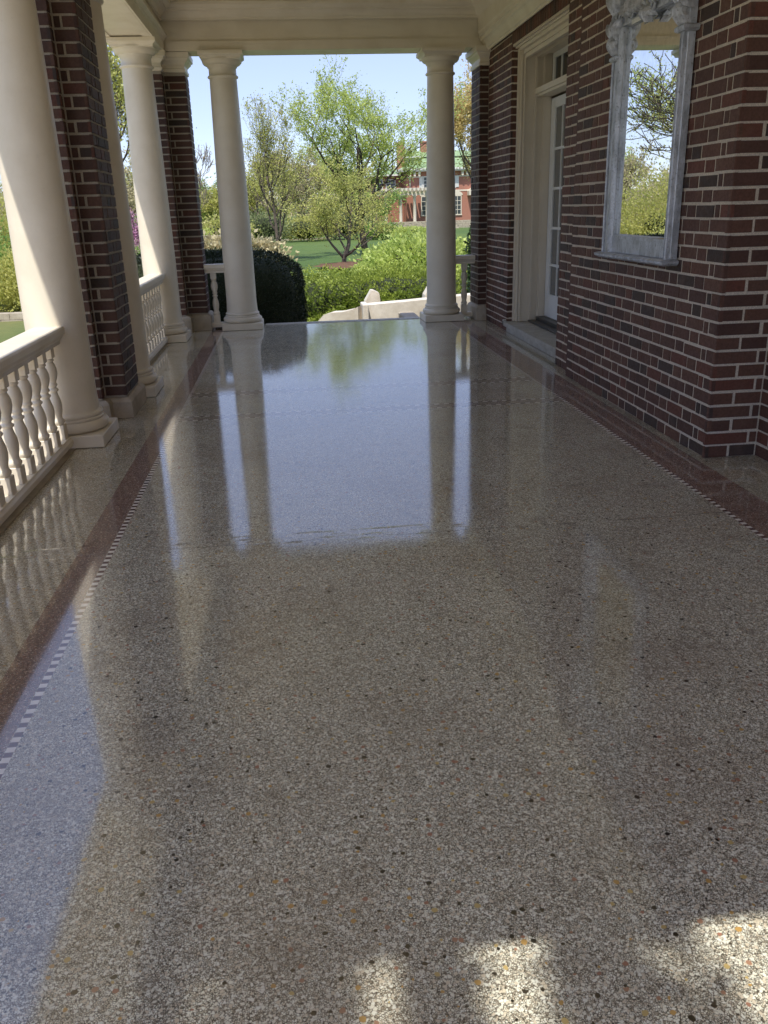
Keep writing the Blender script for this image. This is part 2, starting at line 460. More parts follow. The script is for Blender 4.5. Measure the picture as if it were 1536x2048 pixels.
def flemish(k, L):
    out = []; s = -0.007
    seq = (['S', 'H'] if k % 2 == 0 else None)
    if k % 2 == 0:
        i = 0; w = SL + 0.007
        while s < L:
            e = min(s + w, L + 0.007); out.append((s, e)); s = e + JT; i += 1; w = HL if i % 2 else SL
    else:
        e = s + HL + 0.007; out.append((s, e)); s = e + JT
        e = s + 0.045; out.append((s, e)); s = e + JT; i = 0
        while s < L:
            w = SL if i % 2 == 0 else HL
            e = min(s + w, L + 0.007); out.append((s, e)); s = e + JT; i += 1
    if len(out) > 1 and out[-1][1] - out[-1][0] < 0.03:
        a = out.pop(); out[-1] = (out[-1][0], a[1])
    if out and out[-1][1] > L - 0.03: out[-1] = (out[-1][0], L + 0.007)
    return out
def narrow_full(k, L):
    if k % 2 == 0: return [(-0.007, L - JT if L > .25 else L + .007)] + ([(L, L + 0.0)] if 0 else [])
    h = (L - JT) / 2; return [(-0.007, h), (h + JT, L + .007)]
def wrap_a(k, L):      # one whole brick / short + long
    if k % 2 == 0: return [(-0.007, L + .007)]
    q = min(0.05, L * 0.35); return [(-0.007, q - JT), (q, L + .007)]
def soldier(mb, o, u, nrm, length, z0, z1, rnd):
    u = Vector(u); nrm = Vector(nrm); s = 0
    while s < length - 0.03:
        w = CH - JT; b = s + w
        P = lambda s_, d_, h_: Vector(o) + u * s_ + nrm * d_ + Vector((0, 0, h_))
        p = 0.007 + rnd.uniform(-.001, .002)
        v = [P(s, -.02, z0), P(b, -.02, z0), P(b, -.02, z1), P(s, -.02, z1), P(s, p, z0), P(b, p, z0), P(b, p, z1), P(s, p, z1)]
        mb.add(v, [(4, 5, 6, 7), (0, 1, 5, 4), (1, 2, 6, 5), (2, 3, 7, 6), (3, 0, 4, 7)], 0); s += CH

rb = random.Random(3)
# ------------------------------------------------------------ setting: ground, porch floor, curb
def ground_z(x, y):
    d = math.hypot(x, y)
    z = -1.08
    if y > 55: z += min(1.0, (y - 55) / 45.0) * 0.32
    if d > 130: z += (d - 130) * 0.012
    return z
def make_ground():
    xs = [-900, -400, -200, -120, -80, -60] + list(range(-50, 52, 2)) + [60, 80, 120, 200, 400, 900]
    ys = [-600, -200, -80, -40] + list(range(-20, 132, 2)) + [150, 200, 300, 500, 900, 1500]
    rg = random.Random(5)
    v = []
    for y in ys:
        for x in xs:
            z = ground_z(x, y) + rg.uniform(-.03, .03) + .07 * math.sin(x * .21 + y * .13)
            if -3 < x < 14 and y < 12: z = -1.1
            v.append((x, y, z))
    n = len(xs); f = [(j * n + i, j * n + i + 1, (j + 1) * n + i + 1, (j + 1) * n + i) for j in range(len(ys) - 1) for i in range(n - 1)]
    o = obj('ground', v, f, 'lawn', smooth=True); o['kind'] = 'structure'
make_ground()

FX0, FX1, FY0, FY1 = -1.474, 2.75, -0.62, 11.72
b = MB(); b.box(FX0, FX1, FY0, FY1, -0.12, 0.0)
o = b.build('floor', ['terrazzo']); o['kind'] = 'structure'
b = MB(); b.bbox(-.36, 1.72, 11.60, 11.745, -.11, 0.006, .006)
o = b.build('step_nosing', ['sill']); o['kind'] = 'structure'
b = MB(); b.box(-1.95, FX0 - 0.003, FY0, FY1, -0.12, 0.002)
o = b.build('curb', ['curb']); o['kind'] = 'structure'
b = MB(); b.box(-1.90, 2.70, -0.58, 11.66, -1.25, -0.122)
o = b.build('foundation', ['stone']); o['kind'] = 'structure'

# sunlit stone terrace beside the porch, throwing warm light up on the beams and ceiling
b = MB(); b.box(-5.4, -1.953, FY0 - 3.0, 11.6, -1.2, -.16)
o = b.build('side_terrace', ['terrace']); o['kind'] = 'structure'
b = MB(); b.box(-1.95, 3.15, -8.0, FY0 - .004, -1.2, -.02)  # unseen pale slab behind the camera, added to bounce warm light inside
o = b.build('rear_bounce_slab', ['terrace']); o['kind'] = 'structure'

# ------------------------------------------------------------ columns
def make_column(label):
    t = thing('porch_column', label, 'column', (0, 0, 0), 'round cream columns holding up the porch')
    b = MB(); b.bbox(-.258, .258, -.258, .258, 0.003, .085, .004); b.build('plinth', ['cream'], t)
    b = MB()
    pr = [(.20, .085)]
    for i in range(9):
        a = -math.pi / 2 + math.pi * i / 8; pr.append((.214 + .036 * math.cos(a), .122 + .036 * math.sin(a)))
    pr += [(.222, .160), (.222, .172), (.214, .178)]
    for i in range(7):
        a = -math.pi / 2 + math.pi * i / 6; pr.append((.203 + .015 * math.cos(a), .194 + .016 * math.sin(a)))
    pr += [(.200, .212), (.198, .226)]
    b.lathe(pr, n=48, caps=False); b.build('base', ['cream'], t)
    b = MB(); pr = []
    for i in range(24):
        q = i / 23.0; z = .222 + (2.935 - .222) * q
        r = .192 - .031 * max(0, (q - .25) / .75) ** 1.25 + (0.007 * math.exp(-q * 60)); pr.append((r, z))
    b.lathe(pr, n=48, caps=False); b.build('shaft', ['cream'], t)
    b = MB(); pr = [(.160, 2.930)]
    for i in range(7):
        a = -math.pi / 2 + math.pi * i / 6; pr.append((.167 + .015 * math.cos(a), 2.952 + .015 * math.sin(a)))
    pr += [(.163, 2.970), (.162, 3.045), (.176, 3.052), (.178, 3.064)]
    for i in range(7):
        a = -math.pi / 2 + math.pi / 2 * i / 6; pr.append((.180 + .052 * math.cos(a), 3.125 + .055 * math.sin(a)))
    pr += [(.236, 3.128)]
    b.lathe(pr, n=48, caps=False)
    b.loft_rect([(-.222, .222, -.222, .222, 3.124), (-.226, .226, -.226, .226, 3.140), (-.236, .236, -.236, .236, 3.152),
                 (-.252, .252, -.252, .252, 3.162), (-.258, .258, -.258, .258, 3.172), (-.258, .258, -.258, .258, 3.207)])
    b.build('capital', ['cream'], t)
    return t

def copy_tree(o, parent=None):
    c = o.copy(); C.objects.link(c)
    if parent: c.parent = parent
    for ch in list(o.children): copy_tree(ch, c)
    return c

cols = [(-1.545, 5.85, 'cream porch column nearest the camera, its left side sunlit, in front of the first brick pier'),
        (-1.435, 7.43, 'cream porch column mostly hidden behind the nearer brick pier'),
        (-1.515, 10.58, 'cream porch column at the far end of the side balustrade, half sunlit'),
        (-0.640, 11.42, 'shaded cream column at the left of the open end, against the dark boxwood'),
        (1.990, 11.42, 'shaded cream column at the right of the open end, in front of the red brick mansion')]
proto = None
for x, y, lab in cols:
    if proto is None: proto = make_column(lab); o = proto
    else: o = copy_tree(proto)
    o.location = (x, y, 0); o['label'] = lab

# ------------------------------------------------------------ brick piers
def base_block(b, x0, x1, y0, y1, h):
    b.loft_rect([(x0, x1, y0, y1, 0.003), (x0, x1, y0, y1, h - .03), (x0 + .012, x1 - .012, y0 + .012, y1 - .012, h - .012), (x0 + .03, x1 - .03, y0 + .03, y1 - .03, h)])
def cap_block(b, x0, x1, y0, y1, z0=3.0, z1=3.205):
    S_ = lambda e, z: (x0 - e, x1 + e, y0 - e, y1 + e, z)
    b.loft_rect([S_(-.004, z0), S_(.012, z0 + .004), S_(.016, z0 + .035), S_(.004, z0 + .045), S_(.004, z0 + .080), S_(.020, z0 + .10), S_(.045, z0 + .125), S_(.05, z0 + .14), S_(.068, z0 + .15), S_(.072, z1)])

def pier(name, label, x_out, xs, xm, ys, ym, y_back, hb, hb2, ysb=None):
    """stepped pier: front step (x<xs) at y=ys, main face (x<xm) at y=ym, back at y_back"""
    t = thing(name, label, 'brick pier', ((x_out + xm) / 2, (ym + y_back) / 2, 0), 'brick piers of the porch')
    off = Vector((-t.location.x, -t.location.y, 0))
    zt = 3.0
    b = MB()
    b.box(x_out, xs - .004, ys + .004, y_back, hb, zt, 1)
    b.box(x_out, xm - .004, ym + .004, y_back - .06, hb, zt, 1)
    brick_face(b, (xs, ys, 0), (-1, 0, 0), (0, -1, 0), xs - x_out, hb + JT, zt, flemish, rb)
    brick_face(b, (xs, ys, 0), (0, 1, 0), (1, 0, 0), ym - ys - .01, hb + JT, zt, lambda k, L: [(-.007, L)], rb)
    brick_face(b, (xs + .004, ym, 0), (1, 0, 0), (0, -1, 0), xm - xs - .004, hb + JT, zt, lambda k, L: [(.004, L + .007)] if k % 2 == 0 else [(0.004, min(.045, L * .3)), (min(.045, L * .3) + JT, L + .007)], rb)
    brick_face(b, (xm, ym, 0), (0, 1, 0), (1, 0, 0), y_back - .06 - ym, hb + JT, zt, lambda k, L: flemish(k + 1, L), rb)
    brick_face(b, (x_out, ys, 0), (0, 1, 0), (-1, 0, 0), y_back - ys, hb + JT, zt, flemish, rb)
    brick_face(b, (x_out, y_back, 0), (1, 0, 0), (0, 1, 0), xs - x_out, hb + JT, zt, flemish, rb)
    b.v = [tuple(Vector(p) + off) for p in b.v]
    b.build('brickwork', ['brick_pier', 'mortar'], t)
    b = MB()
    base_block(b, x_out - .04, xs + .055, ys - .055, y_back + .045, hb)
    base_block(b, x_out, xm + .038, ym - .038, y_back, hb - .003)
    b.v = [tuple(Vector(p) + off) for p in b.v]
    b.build('stone_base', ['stone'], t)
    b = MB()
    cap_block(b, x_out, xs, ys, y_back); cap_block(b, x_out + .1, xm, ym, y_back - .07, 3.001, 3.2045)
    b.v = [tuple(Vector(p) + off) for p in b.v]
    b.build('capital', ['cream'], t)
    return t
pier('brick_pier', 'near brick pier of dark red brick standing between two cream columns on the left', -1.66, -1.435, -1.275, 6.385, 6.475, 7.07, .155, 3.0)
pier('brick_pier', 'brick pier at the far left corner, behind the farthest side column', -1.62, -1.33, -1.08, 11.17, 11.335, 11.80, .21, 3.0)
# right engaged pier
t = thing('brick_pier', 'narrow brick pier against the house wall at the far right end of the porch', 'brick pier', (2.5, 11.4, 0), 'brick piers of the porch')
b = MB(); b.box(2.434, 2.70, 11.154, 11.66, .19, 3.0, 1)
brick_face(b, (2.43, 11.15, 0), (1, 0, 0), (0, -1, 0), .105, .19 + JT, 3.0, lambda k, L: [(-.007, L)], rb)
brick_face(b, (2.43, 11.15, 0), (0, 1, 0), (-1, 0, 0), .50, .19 + JT, 3.0, flemish, rb)
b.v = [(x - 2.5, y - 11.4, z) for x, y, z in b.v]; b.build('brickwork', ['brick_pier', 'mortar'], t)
b = MB(); base_block(b, 2.40, 2.535, 11.12, 11.70, .19); b.v = [(x - 2.5, y - 11.4, z) for x, y, z in b.v]; b.build('stone_base', ['stone'], t)
b = MB(); cap_block(b, 2.43, 2.60, 11.15, 11.64); b.v = [(x - 2.5, y - 11.4, z) for x, y, z in b.v]; b.build('capital', ['cream'], t)
# rear corner pier and column, just outside the frame but seen by the light and in the floor's reflections
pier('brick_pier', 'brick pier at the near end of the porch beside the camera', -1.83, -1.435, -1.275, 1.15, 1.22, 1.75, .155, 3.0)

# ------------------------------------------------------------ balustrades
def bal_profile():
    return [(.030, .176), (.034, .182), (.040, .192), (.041, .204), (.034, .214), (.031, .222), (.030, .232), (.036, .262), (.040, .300),
            (.037, .335), (.028, .368), (.024, .385), (.024, .392), (.031, .397), (.034, .404), (.031, .412), (.024, .417), (.023, .425),
            (.030, .432), (.032, .440), (.028, .448), (.027, .456), (.036, .482), (.042, .512), (.041, .540), (.034, .566), (.027, .580),
            (.026, .585), (.032, .589), (.034, .596), (.031, .603), (.030, .608)]
def baluster_mb(zs=1.0, z0=0.0):
    b = MB(); b.bbox(-.040, .040, -.040, .040, .080, .176, .003)
    b.lathe([(r * 1.04, z) for r, z in bal_profile()], n=20)
    b.bbox(-.036, .036, -.036, .036, .607, .690, .003)
    b.v = [(x, y, z0 + z * zs) for x, y, z in b.v]
    return b
def rail_profile(w, z0, z1):
    h = z1 - z0
    return [(-w * .62, z0), (w * .62, z0), (w * .66, z0 + h * .22), (w * .80, z0 + h * .36), (w * .86, z0 + h * .50), (w, z0 + h * .58), (w, z0 + h * .90), (w * .93, z1),
            (-w * .93, z1), (-w, z0 + h * .90), (-w, z0 + h * .58), (-w * .86, z0 + h * .5), (-w * .80, z0 + h * .36), (-w * .66, z0 + h * .22)]
def balustrade(label, p0, p1, positions, zr0=.68, zr1=.787, along='y', w=.098):
    cx, cy = (p0[0] + p1[0]) / 2, (p0[1] + p1[1]) / 2
    t = thing('balustrade', label, 'balustrade', (cx, cy, 0), 'cream balustrades of the porch')
    out = (1, 0) if along == 'y' else (0, 1)
    a = (p0[0] - cx, p0[1] - cy); c = (p1[0] - cx, p1[1] - cy)
    b = MB(); b.sweep(rail_profile(w, zr0, zr1), a, c, out); b.build('top_rail', ['cream'], t)
    b = MB(); b.sweep([(-.062, .028), (.062, .028), (.066, .034), (.066, .062), (.056, .074), (.052, .084), (-.052, .084), (-.056, .074), (-.066, .062), (-.066, .034)], a, c, out)
    b.build('bottom_rail', ['cream'], t)
    first = None; zs = (zr0 + .008 - .078) / (.690 - .078)
    for q in positions:
        loc = (0, q - cy, 0) if along == 'y' else (q - cx, 0, 0)
        if first is None: first = baluster_mb(zs, .082 - .080 * zs).build('baluster', ['cream'], t); o = first
        else: o = first.copy(); C.objects.link(o); o.parent = t
        o.location = loc
    return t
PITCH = 0.19
balustrade('near left cream balustrade running from the nearest column toward the camera', (-1.55, 1.70), (-1.55, 5.68), [5.56 - PITCH * i for i in range(20)])
balustrade('cream balustrade between the two farther side columns on the left', (-1.535, 7.60), (-1.535, 10.42), [10.29 - PITCH * i for i in range(14)])
balustrade('short stub of balustrade at the far left, with a single baluster before the dark boxwood', (-1.10, 11.44), (-.80, 11.44), [-.975], .71, .815, 'x')
balustrade('short stub of balustrade at the far right, with one baluster between column and brick pier', (2.15, 11.44), (2.44, 11.44), [2.30], .71, .815, 'x')

# ------------------------------------------------------------ porch roof: beams, ceiling, cornice
roof = thing('porch_roof', 'cream porch ceiling and beams carried by the columns overhead', 'porch roof', (0, 5.5, 3.2))
def rel(b, o): b.v = [(x - o.location.x, y - o.location.y, z - o.location.z) for x, y, z in b.v]; return b
ZS = 3.208; ZC = 3.68
def beam_y(b, xi, xo, y0, y1):      # beam along y; xi inner face, xo outer face
    s = 1 if xi > xo else -1
    b.sweep([(0, ZS), (-.030, ZS), (-.030, ZS + .0), (-(abs(xi - xo)) + .0, ZS), (-abs(xi - xo), ZS + .55), (0 - .03, ZS + .55), (-.03, ZS + .11), (0, ZS + .10)], (xi, y0), (xi, y1), (s, 0))
b = MB()
# left beam: panelled soffit, stepped fascia inside
b.box(-1.80, -1.30, -.14, 11.66, ZS + .012, 3.70)
b.box(-1.80, -1.715, -.14, 11.66, ZS, ZS + .0115); b.box(-1.385, -1.30, -.14, 11.66, ZS, ZS + .0115)
b.sweep([(0, ZS - .001), (.022, ZS - .001), (.022, ZS + .10), (.034, ZS + .112), (.040, ZS + .13), (0.003, ZS + .132)], (-1.297, -.1), (-1.297, 11.24), (1, 0))
b.sweep([(0, ZS + .10), (.05, ZS + .135), (.07, ZS + .15), (.07, ZS + .17), (0, ZS + .19)], (-1.296, -.1), (-1.296, 11.24), (1, 0))
rel(b, roof).build('side_beam', ['cream'], roof)
b = MB()
b.box(-1.297, 2.75, 11.25, 11.62, ZS + .002, 3.70)
b.box(-1.25, 2.60, 11.225, 11.2485, ZS - .001, ZS + .10)
rel(b, roof).build('end_beam', ['cream'], roof)
b = MB(); b.box(-1.297, 2.75, -.14, .26, ZS + .003, 3.70); rel(b, roof).build('end_beam', ['cream'], roof)
# ceiling with crown mouldings
b = MB(); b.box(-1.25, 2.9, .3, 11.23, ZC, ZC + .03); rel(b, roof).build('ceiling', ['ceiling'], roof)
crown = [(0, 3.52), (.018, 3.52), (.022, 3.545), (.03, 3.55), (.045, 3.575), (.075, 3.60), (.10, 3.606), (.105, 3.622), (.13, 3.632), (.155, 3.65), (.16, ZC - .002), (0, ZC - .002)]
b = MB(); b.sweep(crown, (-1.2945, 0), (-1.2945, 11.24), (1, 0)); rel(b, roof).build('crown_moulding', ['cream'], roof)
b = MB(); b.sweep(crown, (-1.28, 11.2245), (2.6, 11.2245), (0, -1)); rel(b, roof).build('crown_moulding', ['cream'], roof)
wc = [(0, 3.150), (.014, 3.150), (.018, 3.172), (.030, 3.180), (.040, 3.215), (.062, 3.255), (.080, 3.268), (.084, 3.300), (.098, 3.306), (.098, 3.345), (.11, 3.36), (.11, 3.52), (.13, 3.545), (.16, 3.60), (.21, 3.65), (.215, ZC - .003), (0, ZC - .003)]
b = MB(); b.sweep(wc, (2.515, 7.9), (2.515, 11.20), (-1, 0)); rel(b, roof).build('wall_cornice', ['cream'], roof)
b = MB(); b.sweep(wc, (2.42, 4.58), (2.42, 7.898), (-1, 0)); rel(b, roof).build('wall_cornice', ['cream'], roof)
# outside eaves and roof slab
eave = [(0, 3.45), (.05, 3.46), (.07, 3.50), (.18, 3.515), (.21, 3.56), (.24, 3.60), (.24, 3.72), (0, 3.72)]
b = MB(); b.sweep(eave, (-1.801, -.52), (-1.801, 11.82), (-1, 0)); b.sweep(eave, (-2.0, 11.621), (3.2, 11.621), (0, 1)); b.sweep([(o_ * 1.72, z_) for o_, z_ in eave], (-2.0, -.141), (3.2, -.141), (0, -1))
rel(b, roof).build('eaves_cornice', ['cream'], roof)
b = MB(); b.box(-2.0, 3.2, -.52, 11.82, 3.722, 4.05); rel(b, roof).build('roof_deck', ['roofdark'], roof)

# ------------------------------------------------------------ house wall with door
hw = thing('house_wall', 'long dark red brick wall with pale mortar along the right side of the porch', 'house wall', (2.9, 5.0, 0))
b = MB()
ZT = 3.66
b.box(2.674, 3.0, -.3, 4.60, 0.002, ZT, 1)
b.box(2.364, 3.0, 4.574, 7.196, 0.002, ZT, 1)
b.box(2.444, 3.0, 7.197, 7.77, 0.002, ZT, 1)
b.box(2.544, 3.5, 10.05, 11.30, 0.002, ZT, 1)
b.box(2.545, 3.0, 7.77, 10.05, 3.02, ZT, 1)
brick_face(b, (2.67, 4.56, 0), (0, -1, 0), (-1, 0, 0), 4.8, .004, ZT, flemish, rb)
brick_face(b, (2.36, 4.57, 0), (1, 0, 0), (0, -1, 0), .305, .004, ZT, lambda k, L: [(-.007, .250), (.250 + JT, L + .0)] if k % 2 else [(-.007, .135), (.135 + JT, L)], rb)
brick_face(b, (2.36, 4.57, 0), (0, 1, 0), (-1, 0, 0), 2.63, .004, ZT, flemish, rb)
brick_face(b, (2.44, 7.20, 0), (0, 1, 0), (-1, 0, 0), .57, .004, ZT, lambda k, L: [(a + .0, c) for a, c in flemish(k + 1, L)], rb)
brick_face(b, (2.54, 10.05, 0), (0, 1, 0), (-1, 0, 0), 1.10, .004, ZT, flemish, rb)
brick_face(b, (2.54, 10.05, 0), (1, 0, 0), (0, -1, 0), .085, .004, 3.03, lambda k, L: [(-.007, L)], rb)
soldier(b, (2.54, 7.78, 0), (0, 1, 0), (-1, 0, 0), 2.27, 3.045, 3.25, rb)
rel(b, hw).build('brickwork', ['brick', 'mortar_wall'], hw)
# deep panelled door surround
b = MB()
b.box(2.60, 2.64, 9.985, 10.047, .125, 3.0)
b.box(2.625, 2.645, 9.955, 9.983, .125, 3.0)
b.box(2.641, 2.96, 9.955, 10.04, .126, 3.02)          # far jamb panel, faces the camera
for x0, x1 in ((2.655, 2.668), (2.775, 2.80), (2.865, 2.885)):
    b.box(x0, x1, 9.938, 9.9545, .127, 2.96)
b.box(2.885, 2.955, 9.93, 9.954, .128, 2.55)
b.box(2.60, 2.64, 7.79, 9.984, 2.975, 3.043)           # head
b.box(2.575, 2.599, 7.79, 10.05, 3.005, 3.044)
b.box(2.641, 2.96, 7.79, 9.954, 2.94, 3.02)
b.box(2.66, 2.70, 7.79, 9.937, 2.90, 2.939); b.box(2.78, 2.84, 7.79, 9.937, 2.905, 2.9385)
b.box(2.60, 2.96, 7.788, 7.83, .125, 2.939)           # near jamb
b.box(2.80, 2.955, 7.831, 9.9365, 2.52, 2.585); b.box(2.775, 2.7995, 7.831, 9.9365, 2.545, 2.60); b.box(2.80, 2.95, 7.831, 9.9365, 2.586, 2.606)
rel(b, hw).build('door_surround', ['trim'], hw)
def french_door(yL, yR, parent, dx=2.955):
    b = MB()
    st = .12
    b.bbox(dx, dx + .045, yL, yL + st, .184, 2.498, .004); b.bbox(dx, dx + .045, yR - st - .03, yR, .184, 2.498, .004)
    b.box(dx + .001, dx + .044, yL + st, yR - st - .03, .186, .443); b.box(dx + .001, dx + .044, yL + st, yR - st - .03, 2.396, 2.496)
    zs = [.769, 1.167, 1.582, 1.986]
    for z in zs: b.box(dx + .003, dx + .042, yL + st, yR - st - .03, z - .013, z + .013)
    w = (yR - st - .03 - yL - st)
    for k in (1, 2):
        y = yL + st + w * k / 3 ; b.box(dx + .005, dx + .040, y - .012, y + .012, .443, 2.396)
    d = rel(b, parent).build('door', ['door'], parent)
    b = MB(); b.box(dx + .018, dx + .026, yL + st, yR - st - .03, .443, 2.396)
    rel(b, parent).build('glass_pane', ['curtain_glass'], d)
    b = MB(); b.lathe([(.008, -.05), (.009, .0), (.02, .01), (.026, .03), (.02, .048), (.004, .052)], n=16)
    hy = yR - .06 if yL < 8.5 else yL + .06
    b.v = [(dx - z - parent.location.x - .002, hy + y - parent.location.y, 1.08 + x) for x, y, z in b.v]
    b.build('handle', ['iron'], d)
    return d
french_door(8.90, 9.925, hw); french_door(7.84, 8.895, hw)
b = MB()
for k, (y0, y1) in enumerate(((7.84, 8.70), (8.702, 9.32), (9.322, 9.925))):
    b.box(2.955, 3.0, y0, y0 + .07, 2.607, 2.938); b.box(2.955, 3.0, y1 - .07, y1, 2.607, 2.938)
    b.box(2.956, 2.999, y0 + .07, y1 - .07, 2.607, 2.65); b.box(2.956, 2.999, y0 + .07, y1 - .07, 2.885, 2.938)
    ym = (y0 + y1) / 2; b.box(2.958, 2.997, ym - .012, ym + .012, 2.65, 2.885)
tw = rel(b, hw).build('transom_window', ['door'], hw)
b = MB(); b.box(2.972, 2.98, 7.86, 9.92, 2.62, 2.93); rel(b, hw).build('glass_pane', ['glass'], tw)
b = MB()
b.box(2.52, 2.80, 7.76, 10.12, .058, .120); b.box(2.535, 2.799, 7.775, 10.05, .003, .0575)
b.box(2.50, 2.519, 7.76, 10.12, .070, .119)
for y in (7.72, 10.06):
    b.loft_rect([(2.50, 2.545, y, y + .06, .071), (2.50, 2.543, y, y + .06, .130), (2.508, 2.538, y + .008, y + .052, .138)])
rel(b, hw).build('door_sill', ['sill'], hw)
b = MB(); b.bbox(2.76, 2.85, 7.84, 9.93, .121, .143, .004); b.bbox(2.855, 2.955, 7.84, 9.93, .121, .180, .004)
rel(b, hw).build('threshold', ['iron'], hw)
# upper storeys of the same house, above and behind the porch (out of frame, but they shade the garden)
b = MB(); b.box(3.2, 13, -6, 11.3, -1.2, 7.5, 0); b.box(3.0, 3.199, -6, 11.3, ZT, 7.5, 0)
rel(b, hw).build('house_body', ['house_brick'], hw)

# ------------------------------------------------------------ mirror in a carved frame
mir = thing('wall_mirror', 'tall narrow mirror in a worn silver carved frame hung on the brick wall', 'mirror', (2.34, 5.74, 1.7))
XW = 2.352
ya, yb_, z0, z1 = 5.155, 6.285, 1.085, 2.80
GY0, GY1, GZ0 = 5.18, 6.125, 1.21
b = MB()
def stile(y0, y1):
    n = [(0, .055), (.012, .062), (.02, .075), (.035, .078), (.045, .066), (.055, .060)]
    w = y1 - y0
    # fluted stile as profile extruded vertically
    prof = [(0, 0), (0, .040), (.08, .046), (.12, .070), (.20, .078), (.25, .070), (.27, .030), (.36, .028), (.39, .068), (.61, .068), (.64, .028), (.73, .030), (.75, .070), (.80, .078), (.88, .070), (.92, .046), (1, .040), (1, 0)]
    v = []
    for z in (z0 + .01, z1):
        for a, d in prof: v.append((XW - d, y0 + a * w, z))
    k = len(prof); f = [(i, (i + 1) % k, k + (i + 1) % k, k + i) for i in range(k)]
    f += [tuple(range(k - 1, -1, -1)), tuple(range(k, 2 * k))]
    b.add(v, f)
stile(ya, GY0 + .01); stile(GY1 - .01, yb_)
b.box(XW - .045, XW, GY0 + .011, GY1 - .011, z0 + .012, GZ0)      # bottom panel
b.box(XW - .055, XW - .0455, GY0 + .012, GY1 - .012, GZ0 - .02, GZ0 - .002)
b.box(XW - .05, XW, GY0 + .011, GY1 - .011, 2.62, z1 - .002)
rel(b, mir).build('frame', ['pewter'], mir)
b = MB(); b.loft_rect([(XW - .085, XW, ya - .01, yb_ + .01, z0 - .028), (XW - .105, XW, ya - .03, yb_ + .03, z0 - .016), (XW - .11, XW, ya - .035, yb_ + .035, z0), (XW - .09, XW, ya - .012, yb_ + .012, z0 + .0095)])
rel(b, mir).build('ledge', ['pewter'], mir)
b = MB(); b.box(XW - .032, XW - .026, GY0 + .012, GY1 - .012, GZ0 - .001, 2.619)
g = rel(b, mir).build('mirror_glass', ['mirror'], mir)
b = MB()
b.v = []; zb = GZ0 + .012
b.add([(XW - .045, GY0 + .013, GZ0 + .0005), (XW - .045, GY1 - .013, GZ0 + .0005), (XW - .0335, GY1 - .013, zb), (XW - .0335, GY0 + .013, zb)], [(3, 2, 1, 0)])
rel(b, mir).build('glass_bevel', ['mirror'], mir)
def carve_leaf(b, c, d, side, L, w, curl, n=7):
    """acanthus-like leaf: a ribbed tongue that curls outward; c=start(y,z), d=direction angle"""
    v = []; f = []
    for i in range(n):
        q = i / (n - 1); yy = c[0] + math.cos(d + curl * q) * L * q; zz = c[1] + math.sin(d + curl * q) * L * q
        ww = w * math.sin(math.pi * (0.12 + 0.86 * q)) * (1 + .22 * math.sin(q * 22))
        px, pz = -math.sin(d + curl * q), math.cos(d + curl * q)
        dep = .078 + .035 * math.sin(q * math.pi) + .02 * q
        for s_ in (-1, -.5, 0, .5, 1):
            v.append((XW - dep + abs(s_) * .022 - (.010 if s_ == 0 else 0), yy + px * ww * s_, zz + pz * ww * s_))
    for i in range(n - 1):
        for j in range(4): f.append((i * 5 + j, i * 5 + j + 1, i * 5 + 6 + j, i * 5 + 5 + j))
    k = len(v); v += [(x + .03, y, z) for x, y, z in v]; f += [tuple(q + k for q in reversed(p)) for p in f]
    for i in range(n - 1):
        f += [(i * 5, i * 5 + 5, k + i * 5 + 5, k + i * 5), (i * 5 + 4, k + i * 5 + 4, k + i * 5 + 9, i * 5 + 9)]
    b.add(v, f, 0, False)
def scroll(b, c, r, turns, start, dirn, th=.016):
    pts = []; rad = []
    for i in range(26):
        q = i / 25; a = start + dirn * turns * 2 * math.pi * q; rr = r * (1 - .85 * q)
        pts.append((XW - .075 - .02 * q, c[0] + rr * math.cos(a), c[1] + rr * math.sin(a))); rad.append(th * (1 - .4 * q))
    b.tube(pts, rad, 8)
for yc in ((ya + GY0) / 2 + .005, (yb_ + GY1) / 2):
    b = MB()
    b.loft_rect([(XW - .084, XW - .0, yc - .055, yc + .055, 2.325), (XW - .092, XW, yc - .066, yc + .066, 2.335), (XW - .092, XW, yc - .066, yc + .066, 2.350), (XW - .084, XW, yc - .055, yc + .055, 2.358)])
    for k in range(3):
        carve_leaf(b, (yc + (k - 1) * .030, 2.36), math.pi / 2, 1, .12, .017, .15 * (k - 1))
    for k in range(3):
        carve_leaf(b, (yc + (k - 1) * .032, 2.44), math.pi / 2, 1, .14, .020, .5 * (1 - k))
    scroll(b, (yc - .04, 2.58), .035, 1.3, 0, 1, .010); scroll(b, (yc + .04, 2.58), .035, 1.3, math.pi, -1, .010)
    for k in range(4): carve_leaf(b, (yc + (k - 1.5) * .035, 2.60), math.pi / 2, 1, .16, .022, .3 * (1.5 - k))
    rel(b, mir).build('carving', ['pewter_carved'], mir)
b = MB(); yc = (GY0 + GY1) / 2
b.box(XW - .062, XW - .034, GY0 + .012, GY1 - .012, 2.515, 2.619)
b.box(XW - .072, XW - .0621, GY0 + .012, GY1 - .012, 2.515, 2.530)
for s_ in (-1, 1):
    for k in range(5):
        carve_leaf(b, (yc + s_ * (.05 + .07 * k), 2.545 + .012 * (k % 2)), math.pi / 2 - s_ * 1.0, 1, .10, .020, .7 * s_)
    scroll(b, (yc + s_ * .07, 2.545), .042, 1.4, math.pi / 2, s_, .012); scroll(b, (yc + s_ * .27, 2.56), .032, 1.4, math.pi / 2, -s_, .010)
for k in (-1, 0, 1): carve_leaf(b, (yc + k * .028, 2.56), -math.pi / 2, 1, .10 - .02 * abs(k), .026, .4 * k)
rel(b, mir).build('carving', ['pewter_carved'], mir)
b = MB(); b.box(XW - .075, XW - .0722, yc + .10, yc + .29, 2.497, 2.523)
rel(b, mir).build('pale_strip', ['house_white'], mir)  # small pale strip along the lower edge of the top carving

